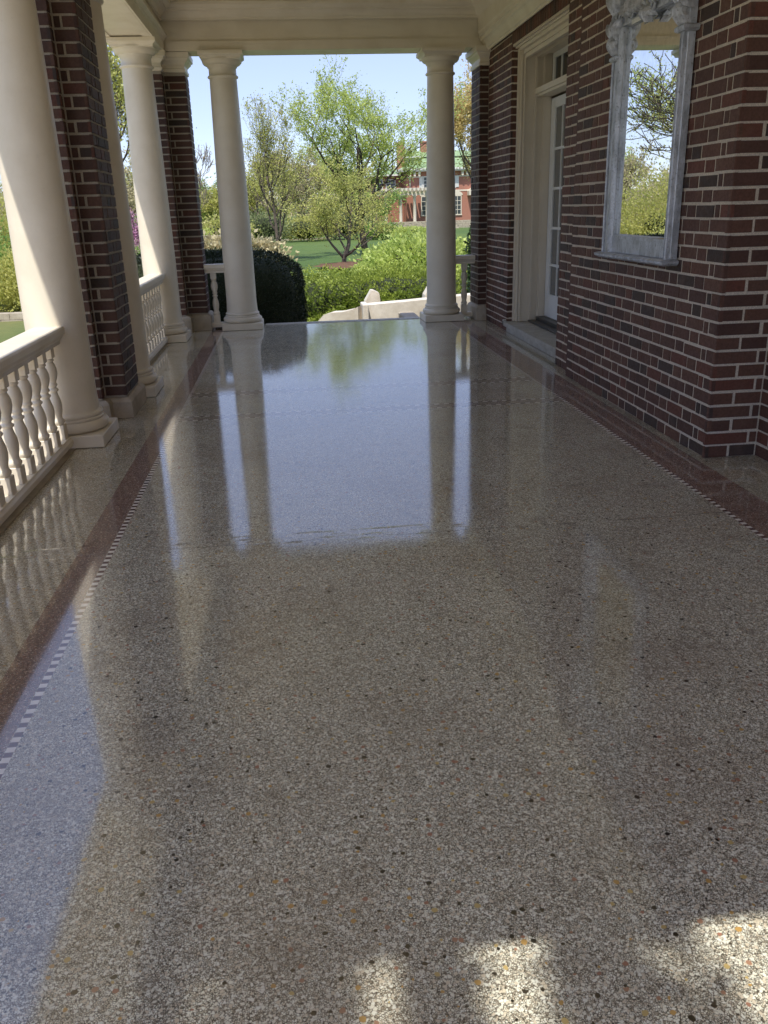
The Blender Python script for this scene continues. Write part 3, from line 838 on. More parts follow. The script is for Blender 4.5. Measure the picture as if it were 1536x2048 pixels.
# ------------------------------------------------------------ garden steps and cheek walls beyond the open end
def prism(b, pts, y0, y1, mi=0):
    """pts: outline (x,z), extruded y0..y1"""
    n = len(pts); v = [(x, y0, z) for x, z in pts] + [(x, y1, z) for x, z in pts]
    f = [(i, (i + 1) % n, n + (i + 1) % n, n + i) for i in range(n)] + [tuple(range(n - 1, -1, -1)), tuple(range(n, 2 * n))]
    b.add(v, f, mi)
def curve_wall(name, label, pts, thick, zb, mat='stone_pale'):
    """low wall following plan points (x,y,ztop)"""
    b = MB(); v = []; f = []; n = len(pts)
    for k, (x, y, z) in enumerate(pts):
        a = pts[max(0, k - 1)]; c = pts[min(n - 1, k + 1)]
        d = Vector((c[0] - a[0], c[1] - a[1], 0)).normalized(); q = Vector((-d.y, d.x, 0)) * thick / 2
        v += [(x - q.x, y - q.y, zb), (x - q.x, y - q.y, z), (x + q.x, y + q.y, z), (x + q.x, y + q.y, zb)]
    for k in range(n - 1):
        for i in range(4): j = (i + 1) % 4; f.append((k * 4 + i, k * 4 + j, k * 4 + 4 + j, k * 4 + 4 + i))
    f += [(3, 2, 1, 0), (n * 4 - 4, n * 4 - 3, n * 4 - 2, n * 4 - 1)]
    b.add(v, f)
    o = b.build(name, [mat]); tag(o, label, 'low wall'); return o
curve_wall('cheek_wall', 'long pale limestone cheek wall sloping up to the right beyond the end of the porch',
           [(1.30, 15.0, -.14), (1.62, 15.02, -.125), (2.0, 15.04, -.11), (2.4, 15.05, -.085), (3.2, 15.05, -.04), (4.2, 15.0, .0)], .34, -1.3)
curve_wall('cheek_wall', 'low curved pale limestone wall sweeping down to the left in front of the bright hedge',
           [(.42, 15.3, -.55), (.50, 15.25, -.42), (.60, 15.2, -.30), (.72, 15.15, -.262), (.90, 15.1, -.255), (1.08, 15.05, -.215), (1.19, 15.0, -.165)], .26, -1.3)
b = MB(); b.bbox(1.205, 1.305, 14.70, 15.20, -1.3, -.115, .012); o = b.build('stone_post', ['stone_pale']); tag(o, 'small square limestone post where the two pale walls meet', 'post')
b = MB(); prism(b, [(1.26, -.5), (1.31, -.13), (1.38, -.02), (1.425, .055), (1.47, .05), (1.56, .005), (1.575, -.12), (1.58, -.5)], 15.35, 15.65); o = b.build('garden_finial', ['stone_pale']); tag(o, 'pointed pale stone end scroll peeking above the sloping wall', 'stone scroll', 'pointed wall scrolls')
b = MB(); prism(b, [(2.34, -.5), (2.38, -.06), (2.46, .07), (2.52, .09), (2.56, .03), (2.60, -.5)], 15.35, 15.65); o = b.build('garden_finial', ['stone_pale']); tag(o, 'pointed stone scroll beside the right column, half hidden', 'stone scroll', 'pointed wall scrolls')
st = thing('garden_steps', 'pale stone steps going down from the open end of the porch', 'steps', (1.0, 12.2, 0))
for k in range(5):
    b = MB(); b.bbox(-.3, 2.65, 11.725 + .36 * k, 11.725 + .36 * (k + 1) - .003, -1.25, -.20 * (k + 1) + .02, .008); rel(b, st).build('step', ['stone'], st)
b = MB(); b.bbox(1.75, 2.0, 12.0, 14.2, -1.2, -.20, .015); o = b.build('stone_block', ['stone']); tag(o, 'low blue-grey stone block at the foot of the right column, in shade', 'stone block')

# ------------------------------------------------------------ foliage
def leaf_mesh(name, mat, pos, size, rng, parent=None, aspect=0.55, dirs=None, label=None):
    n = len(pos)
    a = rng.normal(size=(n, 3)); a /= np.linalg.norm(a, axis=1, keepdims=True)
    if dirs is not None: a = a * .55 + dirs; a /= np.linalg.norm(a, axis=1, keepdims=True)
    c = rng.normal(size=(n, 3)); c -= (c * a).sum(1, keepdims=True) * a; c /= np.linalg.norm(c, axis=1, keepdims=True)
    s = size * rng.uniform(.6, 1.35, (n, 1))
    L = a * s; W = c * s * aspect
    v = np.stack([pos, pos + L * .45 + W * .5, pos + L, pos + L * .45 - W * .5], 1).reshape(-1, 3)
    me = bpy.data.meshes.new(name)
    me.vertices.add(n * 4); me.vertices.foreach_set('co', v.astype(np.float32).ravel())
    me.loops.add(n * 4); me.loops.foreach_set('vertex_index', np.arange(n * 4, dtype=np.int32))
    me.polygons.add(n); me.polygons.foreach_set('loop_start', np.arange(0, n * 4, 4, dtype=np.int32))
    me.materials.append(M[mat]); me.update(calc_edges=True); me.validate()
    o = bpy.data.objects.new(name, me); C.objects.link(o)
    if parent: o.parent = parent
    return o

def grow(seed, H, spread, levels=4, trunk_r=.18, fork=.28, nlimb=6, up=.55, twist=.25, droop=0.0, lean=(0, 0)):
    """recursive skeleton; returns (tube list, twig points with direction)"""
    rnd = random.Random(seed); tubes = []; twigs = []
    def branch(p, d, L, r, lev):
        n = 5 if lev < 2 else 4
        pts = [p.copy()]; rad = [r]; q = p.copy(); dd = d.copy()
        for i in range(n):
            dd = (dd + Vector((rnd.uniform(-1, 1), rnd.uniform(-1, 1), rnd.uniform(-.6, .8))) * twist + Vector((0, 0, up * .18 - droop * lev * .12))).normalized()
            q = q + dd * L / n; pts.append(q.copy()); rad.append(max(.006, r * (1 - .62 * (i + 1) / n)))
        tubes.append((pts, rad, lev))
        if lev >= 2:
            for a, c in zip(pts[1:-1], pts[2:]):
                twigs.append((a, c))
        if lev < levels:
            k = nlimb if lev == 0 else rnd.choice((3, 4, 4, 5))
            for j in range(k):
                t0 = rnd.uniform(fork, 1.0) if lev == 0 else rnd.uniform(.25, 1.0)
                x = t0 * n; i = min(n - 1, int(x)); b0 = pts[i].lerp(pts[i + 1], x - i)
                az = 2 * math.pi * (j / k + rnd.uniform(-.12, .12)) if lev == 0 else rnd.uniform(0, 2 * math.pi)
                base = (pts[i + 1] - pts[i]).normalized()
                side = Vector((math.cos(az), math.sin(az), 0))
                if lev > 0: side = (side - base * side.dot(base)).normalized()
                ang = rnd.uniform(.55, 1.05) * spread
                nd = (base * math.cos(ang) + side * math.sin(ang)).normalized()
                branch(b0, nd, L * rnd.uniform(.48, .68) * (1.12 - .3 * t0 if lev == 0 else 1), rad[i] * rnd.uniform(.45, .62), lev + 1)
    d0 = Vector((lean[0], lean[1], 1)).normalized()
    branch(Vector((0, 0, -.15)), d0, H * .62, trunk_r, 0)
    return tubes, twigs
def tree(name, label, loc, H, leaf, bark='bark', seed=1, spread=1.0, nleaf=12000, lsize=.13, scatter=.35, trunk_r=.16, levels=4, nlimb=7, group=None,
         fork=.28, up=.55, twist=.25, width=None, minr=.0, droop=0.0, lean=(0, 0), cat='tree', tufts=None):
    t = thing(name, label, cat, loc, group)
    tubes, twigs = grow(seed, H, spread, levels, trunk_r, fork, nlimb, up, twist, droop, lean)
    zmax = max(p.z for pts, _, _ in tubes for p in pts); k = H / zmax
    xs = np.array([abs(p.x) for pts, _, _ in tubes for p in pts]); kx = k
    if width: kx = width / max(.1, np.percentile(xs, 97))
    sc_ = lambda p: Vector((p.x * kx, p.y * kx, p.z * k))
    b = MB()
    for pts, rad, lev in tubes:
        b.tube([sc_(p) for p in pts], [max(minr, r) for r in rad], 7 if lev == 0 else (5 if lev < 3 else 3))
    b.build('trunk', [bark], t)
    if nleaf:
        rng = np.random.default_rng(seed)
        A = np.array([tuple(sc_(a)) for a, c in twigs]); B = np.array([tuple(sc_(c)) for a, c in twigs])
        dens = rng.gamma(1.2, 1.0, len(A)); dens /= dens.sum()
        idx = rng.choice(len(A), nleaf, p=dens)
        pos = A[idx] + (B[idx] - A[idx]) * rng.random((nleaf, 1)) + rng.normal(size=(nleaf, 3)) * scatter * rng.random((nleaf, 1))
        leaf_mesh('crown', leaf, pos, lsize, rng, t)
    return t

def noise3(p, seed, f):
    """cheap smooth pseudo-noise for displaced clumps"""
    r = np.random.default_rng(seed); s = np.zeros(len(p))
    for k in range(7):
        w = r.normal(size=3) * f * (1 + .35 * k); s += np.sin(p @ w + r.uniform(0, 6.28)) / (1 + .3 * k)
    return s / 3.0
def bush(name, label, loc, rx, ry, rz, leaf, seed=1, n=9000, lsize=.06, rough=.18, freq=2.5, core=.80, power=2.0, group=None, cat='bush', flat_bottom=True, depth=.25, jut=0.0, amp=0.0):
    """superellipsoid shrub: dark core and leaves spread through its outer layer"""
    t = thing(name, label, cat, loc, group)
    rng = np.random.default_rng(seed)
    def surf(d):
        e = power; r = (np.abs(d[:, 0] / rx) ** e + np.abs(d[:, 1] / ry) ** e + np.abs(d[:, 2] / rz) ** e) ** (-1 / e)
        return d * r[:, None]
    d = rng.normal(size=(n, 3)) / 1.0 * np.array([rx, ry, rz]) ; d /= np.linalg.norm(d, axis=1, keepdims=True)
    d[:, 2] = np.where((d[:, 2] < -.1) & flat_bottom, d[:, 2] * .8, d[:, 2])
    p = surf(d); disp = 1 + rough * noise3(p, seed, freq)
    lump = noise3(p, seed + 5, freq * 3.2)
    dp = 1 - depth * rng.random(n) ** 1.6 + jut * rng.random(n) ** 4 + .30 * (depth + jut) * lump
    p = p * (disp * dp)[:, None]
    if amp: p += (d + np.array([0, 0, .4])) * (amp * (noise3(p, seed + 9, 6.0) + .6 * noise3(p, seed + 8, 13.0)))[:, None]
    p[:, 2] += rz
    leaf_mesh('foliage', leaf, p, lsize, rng, t, dirs=d * .5 + np.array([0, 0, .3]))
    # solid dark core, its colour standing for the shade between the leaves
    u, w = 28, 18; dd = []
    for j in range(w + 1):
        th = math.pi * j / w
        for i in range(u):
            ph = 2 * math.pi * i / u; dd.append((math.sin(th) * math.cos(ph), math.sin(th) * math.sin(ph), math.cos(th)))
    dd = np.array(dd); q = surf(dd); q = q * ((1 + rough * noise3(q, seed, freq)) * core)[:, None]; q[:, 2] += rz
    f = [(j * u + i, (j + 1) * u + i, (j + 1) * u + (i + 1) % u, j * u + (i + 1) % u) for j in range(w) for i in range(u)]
    obj('shade_core', q, f, 'core', t, smooth=True)
    return t

# clipped boxwood in the shade of the house, left of the opening
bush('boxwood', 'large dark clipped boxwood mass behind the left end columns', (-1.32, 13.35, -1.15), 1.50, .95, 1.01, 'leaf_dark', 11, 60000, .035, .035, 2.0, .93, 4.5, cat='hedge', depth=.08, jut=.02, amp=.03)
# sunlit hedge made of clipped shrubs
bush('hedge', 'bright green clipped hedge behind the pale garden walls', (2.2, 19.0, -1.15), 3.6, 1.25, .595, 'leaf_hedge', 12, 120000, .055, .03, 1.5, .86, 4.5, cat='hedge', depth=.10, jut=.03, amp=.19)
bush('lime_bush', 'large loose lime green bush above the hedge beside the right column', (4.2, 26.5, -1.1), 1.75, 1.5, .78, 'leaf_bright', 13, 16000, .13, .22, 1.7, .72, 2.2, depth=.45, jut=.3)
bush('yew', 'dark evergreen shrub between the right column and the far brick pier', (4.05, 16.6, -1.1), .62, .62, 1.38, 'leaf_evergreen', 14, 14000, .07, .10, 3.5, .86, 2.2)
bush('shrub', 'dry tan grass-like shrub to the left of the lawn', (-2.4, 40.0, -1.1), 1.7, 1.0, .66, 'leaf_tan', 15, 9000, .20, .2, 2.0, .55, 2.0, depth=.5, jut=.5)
bush('shrub', 'green shrub just beyond the side balustrade, under the redbud', (-5.3, 30, -1.1), 1.1, 1.0, .62, 'leaf_green', 17, 7000, .10, .2, 2.0, .75, 2.2, depth=.4, jut=.3)
b = MB(); 
for cx, cy, rr in ((4.6, 44, 1.3), (2.7, 39.5, 1.5)):
    pts = []; rg = random.Random(int(cx * 10))
    for i in range(20):
        a = 2 * math.pi * i / 20; k = rr * rg.uniform(.8, 1.15); pts.append((cx + k * math.cos(a), cy + k * 1.6 * math.sin(a), ground_z(cx, cy) + .10))
    o = obj('mulch_bed', pts + [(cx, cy, ground_z(cx, cy) + .25)], [(i, (i + 1) % 20, 20) for i in range(20)], 'mulch', smooth=True); o['kind'] = 'structure'

# the tall spring tree in the middle and its neighbours
gz = lambda x, y: ground_z(x, y)
def T(name, label, px, Y, top_y, **k):
    """place by rough bearing: real tree of real height standing on the ground at distance Y"""
    X = .000557 * Y * (px - 570); z = gz(X, Y); top = 1.45 + (418 - (px - 570) * .03 - top_y) * .000521 * Y
    return tree(name, label, (X, Y, z), top - z, **k)
T('spring_tree', 'tallest tree at the centre, light green with several upright limbs', 728, 48, 122, leaf='leaf_spring', bark='bark_dark', seed=21, nleaf=27000, lsize=.11, scatter=.26, trunk_r=.20, spread=.82, width=4.0, up=.95, nlimb=9, fork=.22, levels=4, twist=.20, lean=(.03, 0))
T('olive_tree', 'low yellow-olive tree on the lawn in front of the tallest tree', 680, 40, 315, leaf='leaf_olive', bark='bark', seed=24, nleaf=8500, lsize=.10, scatter=.30, trunk_r=.12, spread=.95, width=2.0, nlimb=7, fork=.15, up=.8, levels=4)
T('budding_tree', 'slender budding tree left of centre with a thin upright crown', 545, 46, 198, leaf='leaf_olive', bark='bark', seed=23, nleaf=8500, lsize=.09, scatter=.28, trunk_r=.12, spread=.62, width=1.75, up=1.1, nlimb=10, fork=.2, levels=4)
T('bare_tree', 'leafless grey tree seen between the far left pier and the column', 402, 70, 235, leaf='leaf_buff', bark='bark_pale', seed=25, nleaf=900, lsize=.12, scatter=.4, trunk_r=.16, spread=.75, width=2.6, up=1.0, nlimb=9, levels=4, minr=.018)
T('side_tree', 'tall pale green tree seen in the gap beside the second side column', 225, 40, 70, leaf='leaf_olive', bark='bark', seed=26, nleaf=6000, lsize=.14, scatter=.4, trunk_r=.18, spread=.8, width=2.4, up=.9, nlimb=9)
T('redbud', 'small redbud in pink blossom beyond the side balustrade', 268, 33, 405, leaf='leaf_pink', bark='bark_dark', seed=27, nleaf=6000, lsize=.07, scatter=.18, trunk_r=.06, spread=1.0, width=.85, up=.4, nlimb=7, fork=.2)
T('orange_tree', 'tree with orange buds rising behind the right column', 965, 62, 125, leaf='leaf_orange', bark='bark', seed=28, nleaf=26000, lsize=.15, scatter=.45, trunk_r=.2, spread=1.0, width=2.6, up=.6, nlimb=9)
# old oak with bare limbs, seen in the mirror
tree('oak', 'old spreading oak with bare dark limbs and few leaves, seen in the mirror', (-12.2, 38, -1.1), 11.5, 'leaf_olive', 'bark', 31, 1.05, 7000, .085, .30, .30, 4, 9, fork=.22, up=.45, twist=.32, width=6.0, minr=.02)
tree('oak', 'second oak with yellow-green buds beside the one reflected in the mirror', (-17.5, 44, -1.1), 11.0, 'leaf_spring', 'bark', 33, 1.0, 8000, .12, .35, .26, 4, 9, fork=.25, up=.5, twist=.3, width=5.0, minr=.02)
# mixed growth further back
rg = random.Random(77)
back = [(392, 86, 345, 'leaf_green'), (430, 84, 372, 'leaf_olive'), (470, 88, 352, 'leaf_shrub'), (505, 82, 330, 'leaf_olive'), (520, 92, 300, 'leaf_buff'),
        (575, 90, 305, 'leaf_buff'), (600, 96, 285, 'leaf_spring'), (640, 92, 300, 'leaf_buff'), (668, 84, 345, 'leaf_olive'), (705, 90, 322, 'leaf_spring'), (735, 88, 372, 'leaf_green'),
        (350, 90, 330, 'leaf_buff'), (300, 86, 320, 'leaf_olive'), (262, 80, 300, 'leaf_buff'), (215, 84, 290, 'leaf_spring'), (160, 80, 300, 'leaf_buff'), (100, 80, 310, 'leaf_olive'), (40, 78, 320, 'leaf_spring'), (-30, 76, 330, 'leaf_buff')]
words = {'leaf_green': 'fresh green', 'leaf_olive': 'olive yellow', 'leaf_shrub': 'grey green', 'leaf_buff': 'buff, barely leafed', 'leaf_spring': 'pale spring green'}
where = ['beside the far left pier', 'just left of the left end column', 'low, behind the left end column', 'right of the left end column', 'behind the slender budding tree', 'left of the tallest tree', 'behind the left side of the tallest tree',
         'behind the trunk of the tallest tree', 'behind the low olive tree', 'behind the right side of the tallest tree', 'next to the mansion\'s left wing', 'behind the far left pier', 'behind the farthest side column',
         'in the gap left of the farthest side column', 'behind the near brick pier', 'far off behind the nearest column', 'to the left of the nearest column', 'at the left edge beyond the stone wall', 'farthest left in the yard']
for i, ((px, Y, ty, lf), w_) in enumerate(zip(back, where)):
    T('background_tree', words[lf] + ' background tree ' + w_, px, Y, ty, leaf=lf, bark='bark', seed=50 + i, nleaf=5200, lsize=.20, scatter=.55, trunk_r=.13, spread=.95, width=rg.uniform(2.2, 3.2), nlimb=8, fork=.12, up=.55, levels=3, minr=.02, group='background trees beyond the lawn')
shr = [(-9.5, 62, 2.0, 1.1, 'leaf_green'), (-6.9, 64, 1.5, .75, 'leaf_spring'), (-4.3, 66, 1.8, 1.0, 'leaf_olive'), (-1.6, 68, 2.0, 1.05, 'leaf_shrub'), (1.4, 70, 1.9, .9, 'leaf_olive'),
       (4.6, 72, 2.1, 1.2, 'leaf_shrub'), (7.3, 70, 1.3, .55, 'leaf_green'), (9.6, 68, 1.3, .40, 'leaf_spring')]
swhere = ['beside the far left pier', 'left of the left end column', 'just behind the left end column', 'left of the budding tree', 'right of the budding tree', 'behind the olive tree', 'behind the tallest tree', 'in front of the mansion\'s pergola']
for i, ((x, y, r, h, lf), w_) in enumerate(zip(shr, swhere)):
    bush('background_shrub', words[lf].split(',')[0] + ' shrub across the lawn ' + w_, (x, y, gz(x, y)), r, 1.2, h, lf, 80 + i, 3500, .16, .25, 1.3, .7, 2.2, 'shrubs across the lawn', 'shrub', depth=.5, jut=.4)
# far wood closing the horizon
def far_wood():
    rng = np.random.default_rng(9); n = 60000
    x = rng.uniform(-150, 110, n); y = 125 + rng.normal(size=n) * 5
    top = 3.4 + 1.6 * np.sin(x * .19) + 1.2 * np.sin(x * .47 + 1) + .9 * np.sin(x * 1.3) + rng.random(n) * 1.8
    z = -.9 + (top + .6) * rng.random(n) ** .8
    x2 = -85 + rng.normal(size=n // 2) * 5; y2 = rng.uniform(-60, 125, n // 2); top2 = 4.4 + 1.8 * np.sin(y2 * .17) + 1.3 * np.sin(y2 * .41 + 1) + rng.random(n // 2) * 2
    z2 = -.9 + (top2 + .6) * rng.random(n // 2) ** .8
    x, y, z = np.concatenate([x, x2]), np.concatenate([y, y2]), np.concatenate([z, z2])
    o = leaf_mesh('far_wood', 'leaf_buff', np.stack([x, y, z], 1), .62, rng); o['kind'] = 'stuff'
    o['label'] = 'hazy band of budding woodland along the horizon'; o['category'] = 'woodland'
far_wood()
# left yard
def stone_wall(label, x0, y0, x1, y1, h, w=.35, seed=1, z=None):
    rg = random.Random(seed); L = math.hypot(x1 - x0, y1 - y0); u = Vector(((x1 - x0) / L, (y1 - y0) / L, 0)); q = Vector((-u.y, u.x, 0))
    b = MB(); rows = max(1, int(h / .16)); 
    for r in range(rows):
        s = -rg.random() * .2
        while s < L:
            l = rg.uniform(.25, .6); a = max(0, s) + .008; c = min(L, s + l) - .008; s += l
            if c - a < .05: continue
            zz = (gz((x0 + x1) / 2, (y0 + y1) / 2) if z is None else z) - .05; j = rg.uniform(-.02, .02)
            P = lambda t_, o_, h_: Vector((x0, y0, zz)) + u * t_ + q * o_ + Vector((0, 0, h_))
            h0, h1 = r * .16, r * .16 + .15 + rg.uniform(-.01, .005); o2 = w / 2 + j
            v = [P(a, -o2, h0), P(c, -o2, h0), P(c, o2, h0), P(a, o2, h0), P(a, -o2, h1), P(c, -o2, h1), P(c, o2, h1), P(a, o2, h1)]
            b.add(v, [(3, 2, 1, 0), (4, 5, 6, 7), (0, 1, 5, 4), (1, 2, 6, 5), (2, 3, 7, 6), (3, 0, 4, 7)])
    o = b.build('stone_wall', ['stone']); tag(o, label, 'stone wall'); return o
stone_wall('low dry stone wall edging the yellow lawn in the left yard', -22, 24.5, -5.6, 22.6, .33, seed=2)
stone_wall('sunlit tan retaining wall seen left of the left end column', -12, 58, -4.0, 58.5, 1.25, seed=3)
stone_wall('thin pale stone wall across the lawn beside the budding tree', -3.2, 84, 3.4, 85, .3, seed=4)
stone_wall('second thin pale stone wall on the lawn, a little nearer', -3.6, 72, 3.6, 74, .18, seed=5)
yard = [(-7.1, 25.4, 1.2, .75, 'leaf_olive', 'yellowish leafy shrub right behind the low stone wall, near the column'), (-9.3, 26.0, 1.7, 1.05, 'leaf_green', 'rounded green shrub behind the stone wall at the left edge'),
        (-12.6, 27.0, 2.0, 1.25, 'leaf_shrub', 'wide grey green shrub behind the stone wall, farther left'), (-16.5, 28, 2.3, 1.3, 'leaf_olive', 'olive shrub at the far end of the low stone wall'),
        (-9.0, 31.5, 2.2, 1.5, 'leaf_olive', 'tall yellow shrub behind the round green one'), (-13.5, 36, 3.0, 1.8, 'leaf_olive', 'thick yellow thicket reflected low in the mirror'),
        (-10.6, 33.5, 2.4, 1.55, 'leaf_buff', 'buff thicket below the oak, reflected in the mirror'), (-19, 38, 3.0, 2.0, 'leaf_shrub', 'grey green thicket below the second oak')]
for i, (x, y, r, h, lf, lab) in enumerate(yard):
    bush('yard_shrub', lab, (x, y, -1.1), r, 1.2, h, lf, 120 + i, 19000, .085, .30, 1.4, .30, 2.0, 'shrubs of the left yard', 'shrub', depth=.6, jut=.6)
for i, (x, y, h, lf, wd, lab) in enumerate(((-22, 17, 8.5, 'leaf_spring', 2.8, 'pale green tree in the left yard behind the low stone wall'), (-31, 27, 9.5, 'leaf_olive', 3.2, 'broad olive tree at the back of the left yard'), (-27, 5, 8.0, 'leaf_green', 2.6, 'fresh green tree level with the porch in the left yard'))):
    tree('yard_tree', lab, (x, y, -1.1), h, lf, 'bark', 140 + i, .9, 8000, .16, .45, .16, 4, 8, 'trees of the left yard', width=wd, up=.7)
for i, (x, y, r, h, lf, lab) in enumerate(((-19, 12, 1.5, .8, 'leaf_green', 'round green shrub on the open lawn to the left'), (-24, 21, 2.0, 1.1, 'leaf_shrub', 'grey green shrub below the pale yard tree'), (-21, 1, 1.8, 1.0, 'leaf_olive', 'olive shrub at the near end of the left yard'))):
    bush('yard_shrub', lab, (x, y, -1.1), r, 1.3, h, lf, 150 + i, 9000, .10, .3, 1.4, .4, 2.0, 'shrubs of the left yard', 'shrub', depth=.6, jut=.5)
# tree behind the porch whose limbs dapple the sun on the near floor
def dapple_tree():
    t = thing('shade_tree', 'old tree behind the porch whose limbs dapple the near floor', 'tree', (-3.2, -4.6, -1.1))
    S_ = SUN / SUN.z; b = MB(); off = Vector((3.2, 4.6, 1.1))
    def limb(p, h, r0, r1):
        pts = [Vector((x, y, 0)) + S_ * hh + off for (x, y), hh in zip(p, h)]
        n = len(pts); b.tube(pts, [r0 + (r1 - r0) * i / (n - 1) for i in range(n)], 8)
    b.tube([Vector((0, 0, -.2)), Vector((.05, 0, 2)), Vector((.2, .1, 4)), Vector((.4, .2, 6)), Vector((.9, .3, 8.2))], [.3, .25, .22, .18, .12], 10)
    limb([(.205, .2), (.205, .7), (.20, 1.1), (.215, 1.7)], [6.5, 6.7, 7.0, 7.2], .09, .07)
    limb([(.52, .2), (.52, .7), (.52, 1.1), (.53, 1.7)], [6.0, 6.2, 6.6, 7.0], .11, .09)
    limb([(-.25, .2), (-.12, .8), (-.08, 1.2), (-.1, 1.7)], [6.0, 6.2, 6.6, 7.0], .13, .10)
    b.build('trunk', ['bark'], t)
    rng = np.random.default_rng(4); P = []
    for (x, y, sx, sy, n) in ((-.55, 1.0, .28, .6, 5000), (.22, 1.0, .035, .4, 160), (.60, 1.1, .09, .4, 500), (1.7, 1.0, .35, .7, 900), (.72, 1.02, .05, .05, 20), (.35, .9, .2, .3, 40)):
        hh = rng.uniform(6, 7.5, n); q = np.stack([x + rng.normal(size=n) * sx, y + rng.normal(size=n) * sy, np.zeros(n)], 1) + np.array(S_)[None] * hh[:, None] + np.array(off)[None]
        P.append(q)
    leaf_mesh('crown', 'leaf_green', np.concatenate(P), .09, rng, t)
dapple_tree()

# ------------------------------------------------------------ the brick mansion across the lawn
HM = thing('brick_mansion', 'red brick mansion with green tiled roof and white pergola beyond the trees', 'house', (16, 95, -.75))
def hb(name, mats, fn, parent=None):
    b = MB(); fn(b)
    p = parent or HM
    b.v = [(x - 16, y - 95, z + .75) for x, y, z in b.v]
    return b.build(name, mats, p)
hb('wall', ['house_brick'], lambda b: b.box(12.9, 26, 95, 105, -1.0, 4.9))
hb('side_wing', ['house_brick'], lambda b: b.box(9.5, 12.9, 98, 105, -1.0, 4.5))
def eaves(b):
    b.box(12.3, 26.6, 94.3, 105.6, 4.78, 4.92); b.box(12.2, 26.7, 94.2, 105.7, 4.921, 5.08); b.box(9.3, 12.6, 97.4, 105.3, 4.50, 4.66)
    b.box(12.85, 26, 94.93, 94.999, 4.2, 4.3)
hb('eaves', ['house_white'], eaves)
def hip(b):
    v = [(12.2, 94.2, 5.081), (26.7, 94.2, 5.081), (26.7, 105.7, 5.081), (12.2, 105.7, 5.081), (15.9, 99.5, 6.95), (22.5, 99.5, 6.95)]
    b.add(v, [(0, 1, 5, 4), (1, 2, 5), (2, 3, 4, 5), (3, 0, 4), (3, 2, 1, 0)])
    v = [(9.3, 97.4, 4.661), (12.6, 97.4, 4.661), (12.6, 105, 4.661), (9.3, 105, 4.661), (10.4, 101, 5.25), (12.6, 101, 5.25)]
    b.add(v, [(0, 1, 5, 4), (1, 2, 5), (2, 3, 4, 5), (3, 0, 4), (3, 2, 1, 0)])
    b.box(13.2, 21, 98.0, 103, 5.5, 6.0)
    v = [(12.9, 97.2, 6.30), (21, 97.2, 6.30), (21, 104, 6.30), (12.9, 104, 6.30), (13.4, 99.5, 7.02), (20, 99.5, 7.02)]
    b.add(v, [(0, 1, 5, 4), (1, 2, 5), (2, 3, 4, 5), (3, 0, 4), (3, 2, 1, 0)])
rf = hb('roof', ['roof_green'], hip)
hb('chimney', ['house_brick'], lambda b: (b.box(12.2, 12.95, 96.5, 97.5, 4.9, 7.6), b.box(12.13, 13.02, 96.43, 97.57, 7.601, 7.75)), rf)
hb('chimney', ['house_brick'], lambda b: (b.box(15.1, 15.85, 99, 100, 6.2, 7.85), b.box(15.05, 15.9, 98.9, 100.1, 7.851, 7.98)), rf)
dm = hb('dormer', ['house_white'], lambda b: (b.box(12.75, 14.7, 96.4, 98.5, 6.22, 6.36), b.box(12.95, 14.5, 96.8, 98.4, 5.3, 6.219)), rf)
def win(x0, x1, z0, z1, y=95.0, nx=2, nz=3, arch=False, trimk='house_white'):
    def fr(b):
        w = .09
        b.box(x0 - w, x0, y - .06, y - .002, z0 - w, z1 + w); b.box(x1, x1 + w, y - .06, y - .002, z0 - w, z1 + w)
        b.box(x0, x1, y - .06, y - .002, z1, z1 + w); b.box(x0 - .12, x1 + .12, y - .12, y - .002, z0 - w - .03, z0 - .001)
        for i in range(1, nx): xx = x0 + (x1 - x0) * i / nx; b.box(xx - .025, xx + .025, y - .05, y - .01, z0, z1)
        for i in range(1, nz): zz = z0 + (z1 - z0) * i / nz; b.box(x0, x1, y - .048, y - .012, zz - .025, zz + .025)
        if arch:
            n = 10; cx = (x0 + x1) / 2; r = (x1 - x0) / 2 + .22; pts = []
            for i in range(n + 1): a = math.pi * i / n; pts.append((cx + r * math.cos(a), z1 + .1 + .45 * math.sin(a)))
            prism(b, pts, y - .05, y - .003)
    f = hb('window', [trimk], fr)
    hb('pane', ['house_glass'], lambda b: b.box(x0, x1, y - .022, y - .016, z0, z1), f)
win(11.1, 12.0, 3.2, 4.1, 98.0); win(9.95, 10.6, 3.1, 4.1, 98.0)
win(14.75, 15.6, 3.18, 4.2); win(17.2, 18.0, 3.18, 4.2); win(20.6, 21.4, 3.18, 4.2); win(23.5, 24.3, 3.18, 4.2)
win(14.5, 15.9, .45, 2.25, nx=3, nz=4, arch=True, trimk='house_trim'); win(17.6, 18.7, .45, 2.25, nx=3, nz=4, arch=True, trimk='house_trim'); win(21, 22.4, .45, 2.25, nx=3, nz=4, arch=True, trimk='house_trim')
win(13.35, 13.8, 5.6, 6.1, 96.8, 2, 1); win(14.0, 14.4, 5.6, 6.1, 96.8, 2, 1)
for x in (14.25, 15.72, 16.72, 18.1, 20.1, 21.5):
    hb('shutter', ['house_white'], lambda b: [b.box(x, x + .38, 94.94, 94.998, 3.15, 4.22)] + [b.box(x + .04, x + .34, 94.925, 94.939, 3.2 + .1 * i, 3.25 + .1 * i) for i in range(10)])
for x in [13.1, 13.6, 14.1, 16.2, 18.7, 19.2, 22.0, 22.5]:
    hb('bracket', ['house_trim'], lambda b: prism(b, [(x, 4.779), (x + .22, 4.779), (x + .22, 4.35), (x + .11, 4.28), (x, 4.35)], 94.45, 94.92))
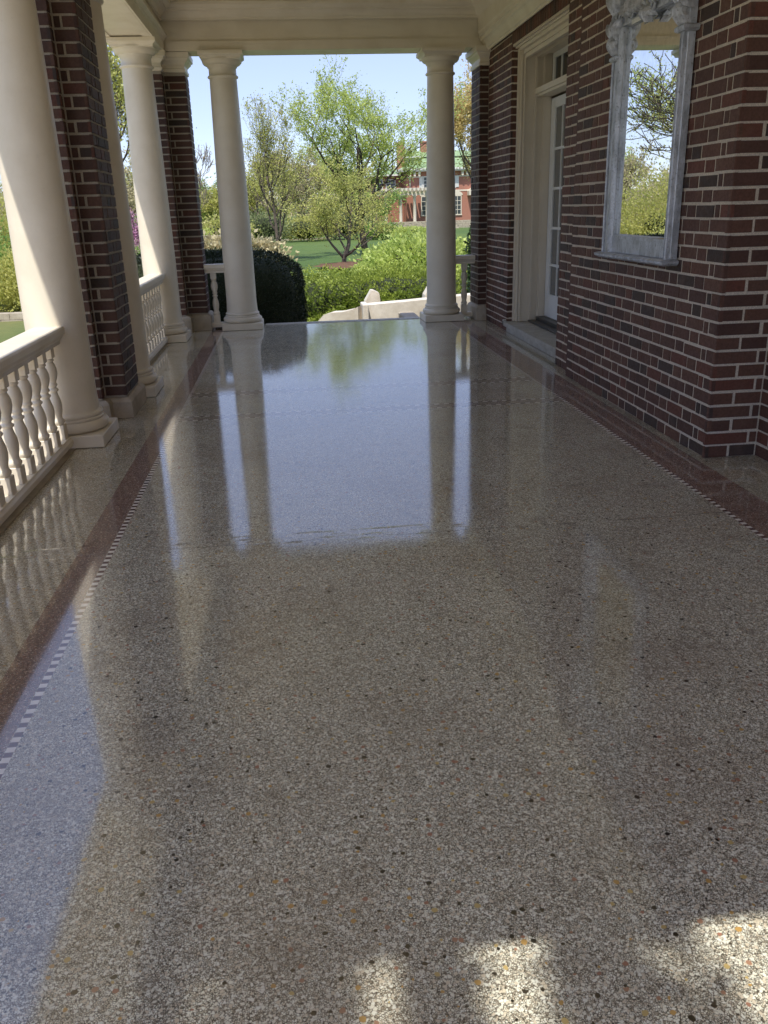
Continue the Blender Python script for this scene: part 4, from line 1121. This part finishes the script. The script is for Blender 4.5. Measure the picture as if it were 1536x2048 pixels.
hb('downpipe', ['house_white'], lambda b: b.tube([(13.25, 94.9, 4.3), (13.25, 94.9, 3.2)], [.06, .06], 8))
hb('belt_course', ['house_trim'], lambda b: b.box(12.95, 26, 94.96, 94.998, 2.75, 2.9))
hb('porch_hood', ['house_trim'], lambda b: prism(b, [(19.4, 2.3), (20.8, 2.3), (20.8, 2.75), (20.3, 3.15), (19.9, 3.15), (19.4, 2.75)], 93.9, 94.99))
# pergola
pg = thing('pergola', 'cream pergola with round columns along the left side of the mansion', 'pergola', (11.8, 92.5, -.2))
b = MB(); b.box(9.6, 14.6, 91.3, 91.55, 2.45, 2.75); b.box(9.6, 14.6, 93.4, 93.65, 2.45, 2.75)
rel(b, pg).build('beam', ['house_trim'], pg)
b0 = MB(); b0.box(-.11, .11, -1.75, 1.75, 2.76, 3.12); prism(b0, [(-.11, 3.12), (.11, 3.12), (.11, 2.9), (0, 2.8), (-.11, 2.9)], -1.95, -1.7505)
first = None
for i in range(12):
    x = 9.8 + i * .41
    if first is None:
        first = MB(); first.v = [(p[0], p[1], p[2] + .2) for p in b0.v]; first.f = b0.f; first.m = b0.m; first.s = b0.s
        first = first.build('rafter', ['house_trim'], pg); o = first
    else: o = first.copy(); C.objects.link(o); o.parent = pg
    o.location = (x - 11.8, 0, 0)
first = None
for x, y in ((11.75, 91.4), (13.2, 91.4), (10.2, 91.4), (14.5, 91.4)):
    if first is None:
        b = MB(); b.box(-.24, .24, -.24, .24, -.15, -.02); b.lathe([(.2, -.02), (.19, .05), (.17, .15), (.15, 2.4), (.19, 2.45), (.2, 2.55)], n=16); b.box(-.22, .22, -.22, .22, 2.55, 2.649)
        first = b.build('column', ['house_trim'], pg); o = first
    else: o = first.copy(); C.objects.link(o); o.parent = pg
    o.location = (x - 11.8, y - 92.5, 0)
stone_wall('layered stone terrace wall below the mansion', 9.0, 90.2, 20, 90.2, 1.0, .5, 6, z=-1.0)
stone_wall('lower stone terrace wall in front of the mansion', 9.8, 87.5, 17, 87.5, .5, .5, 7, z=-1.1)
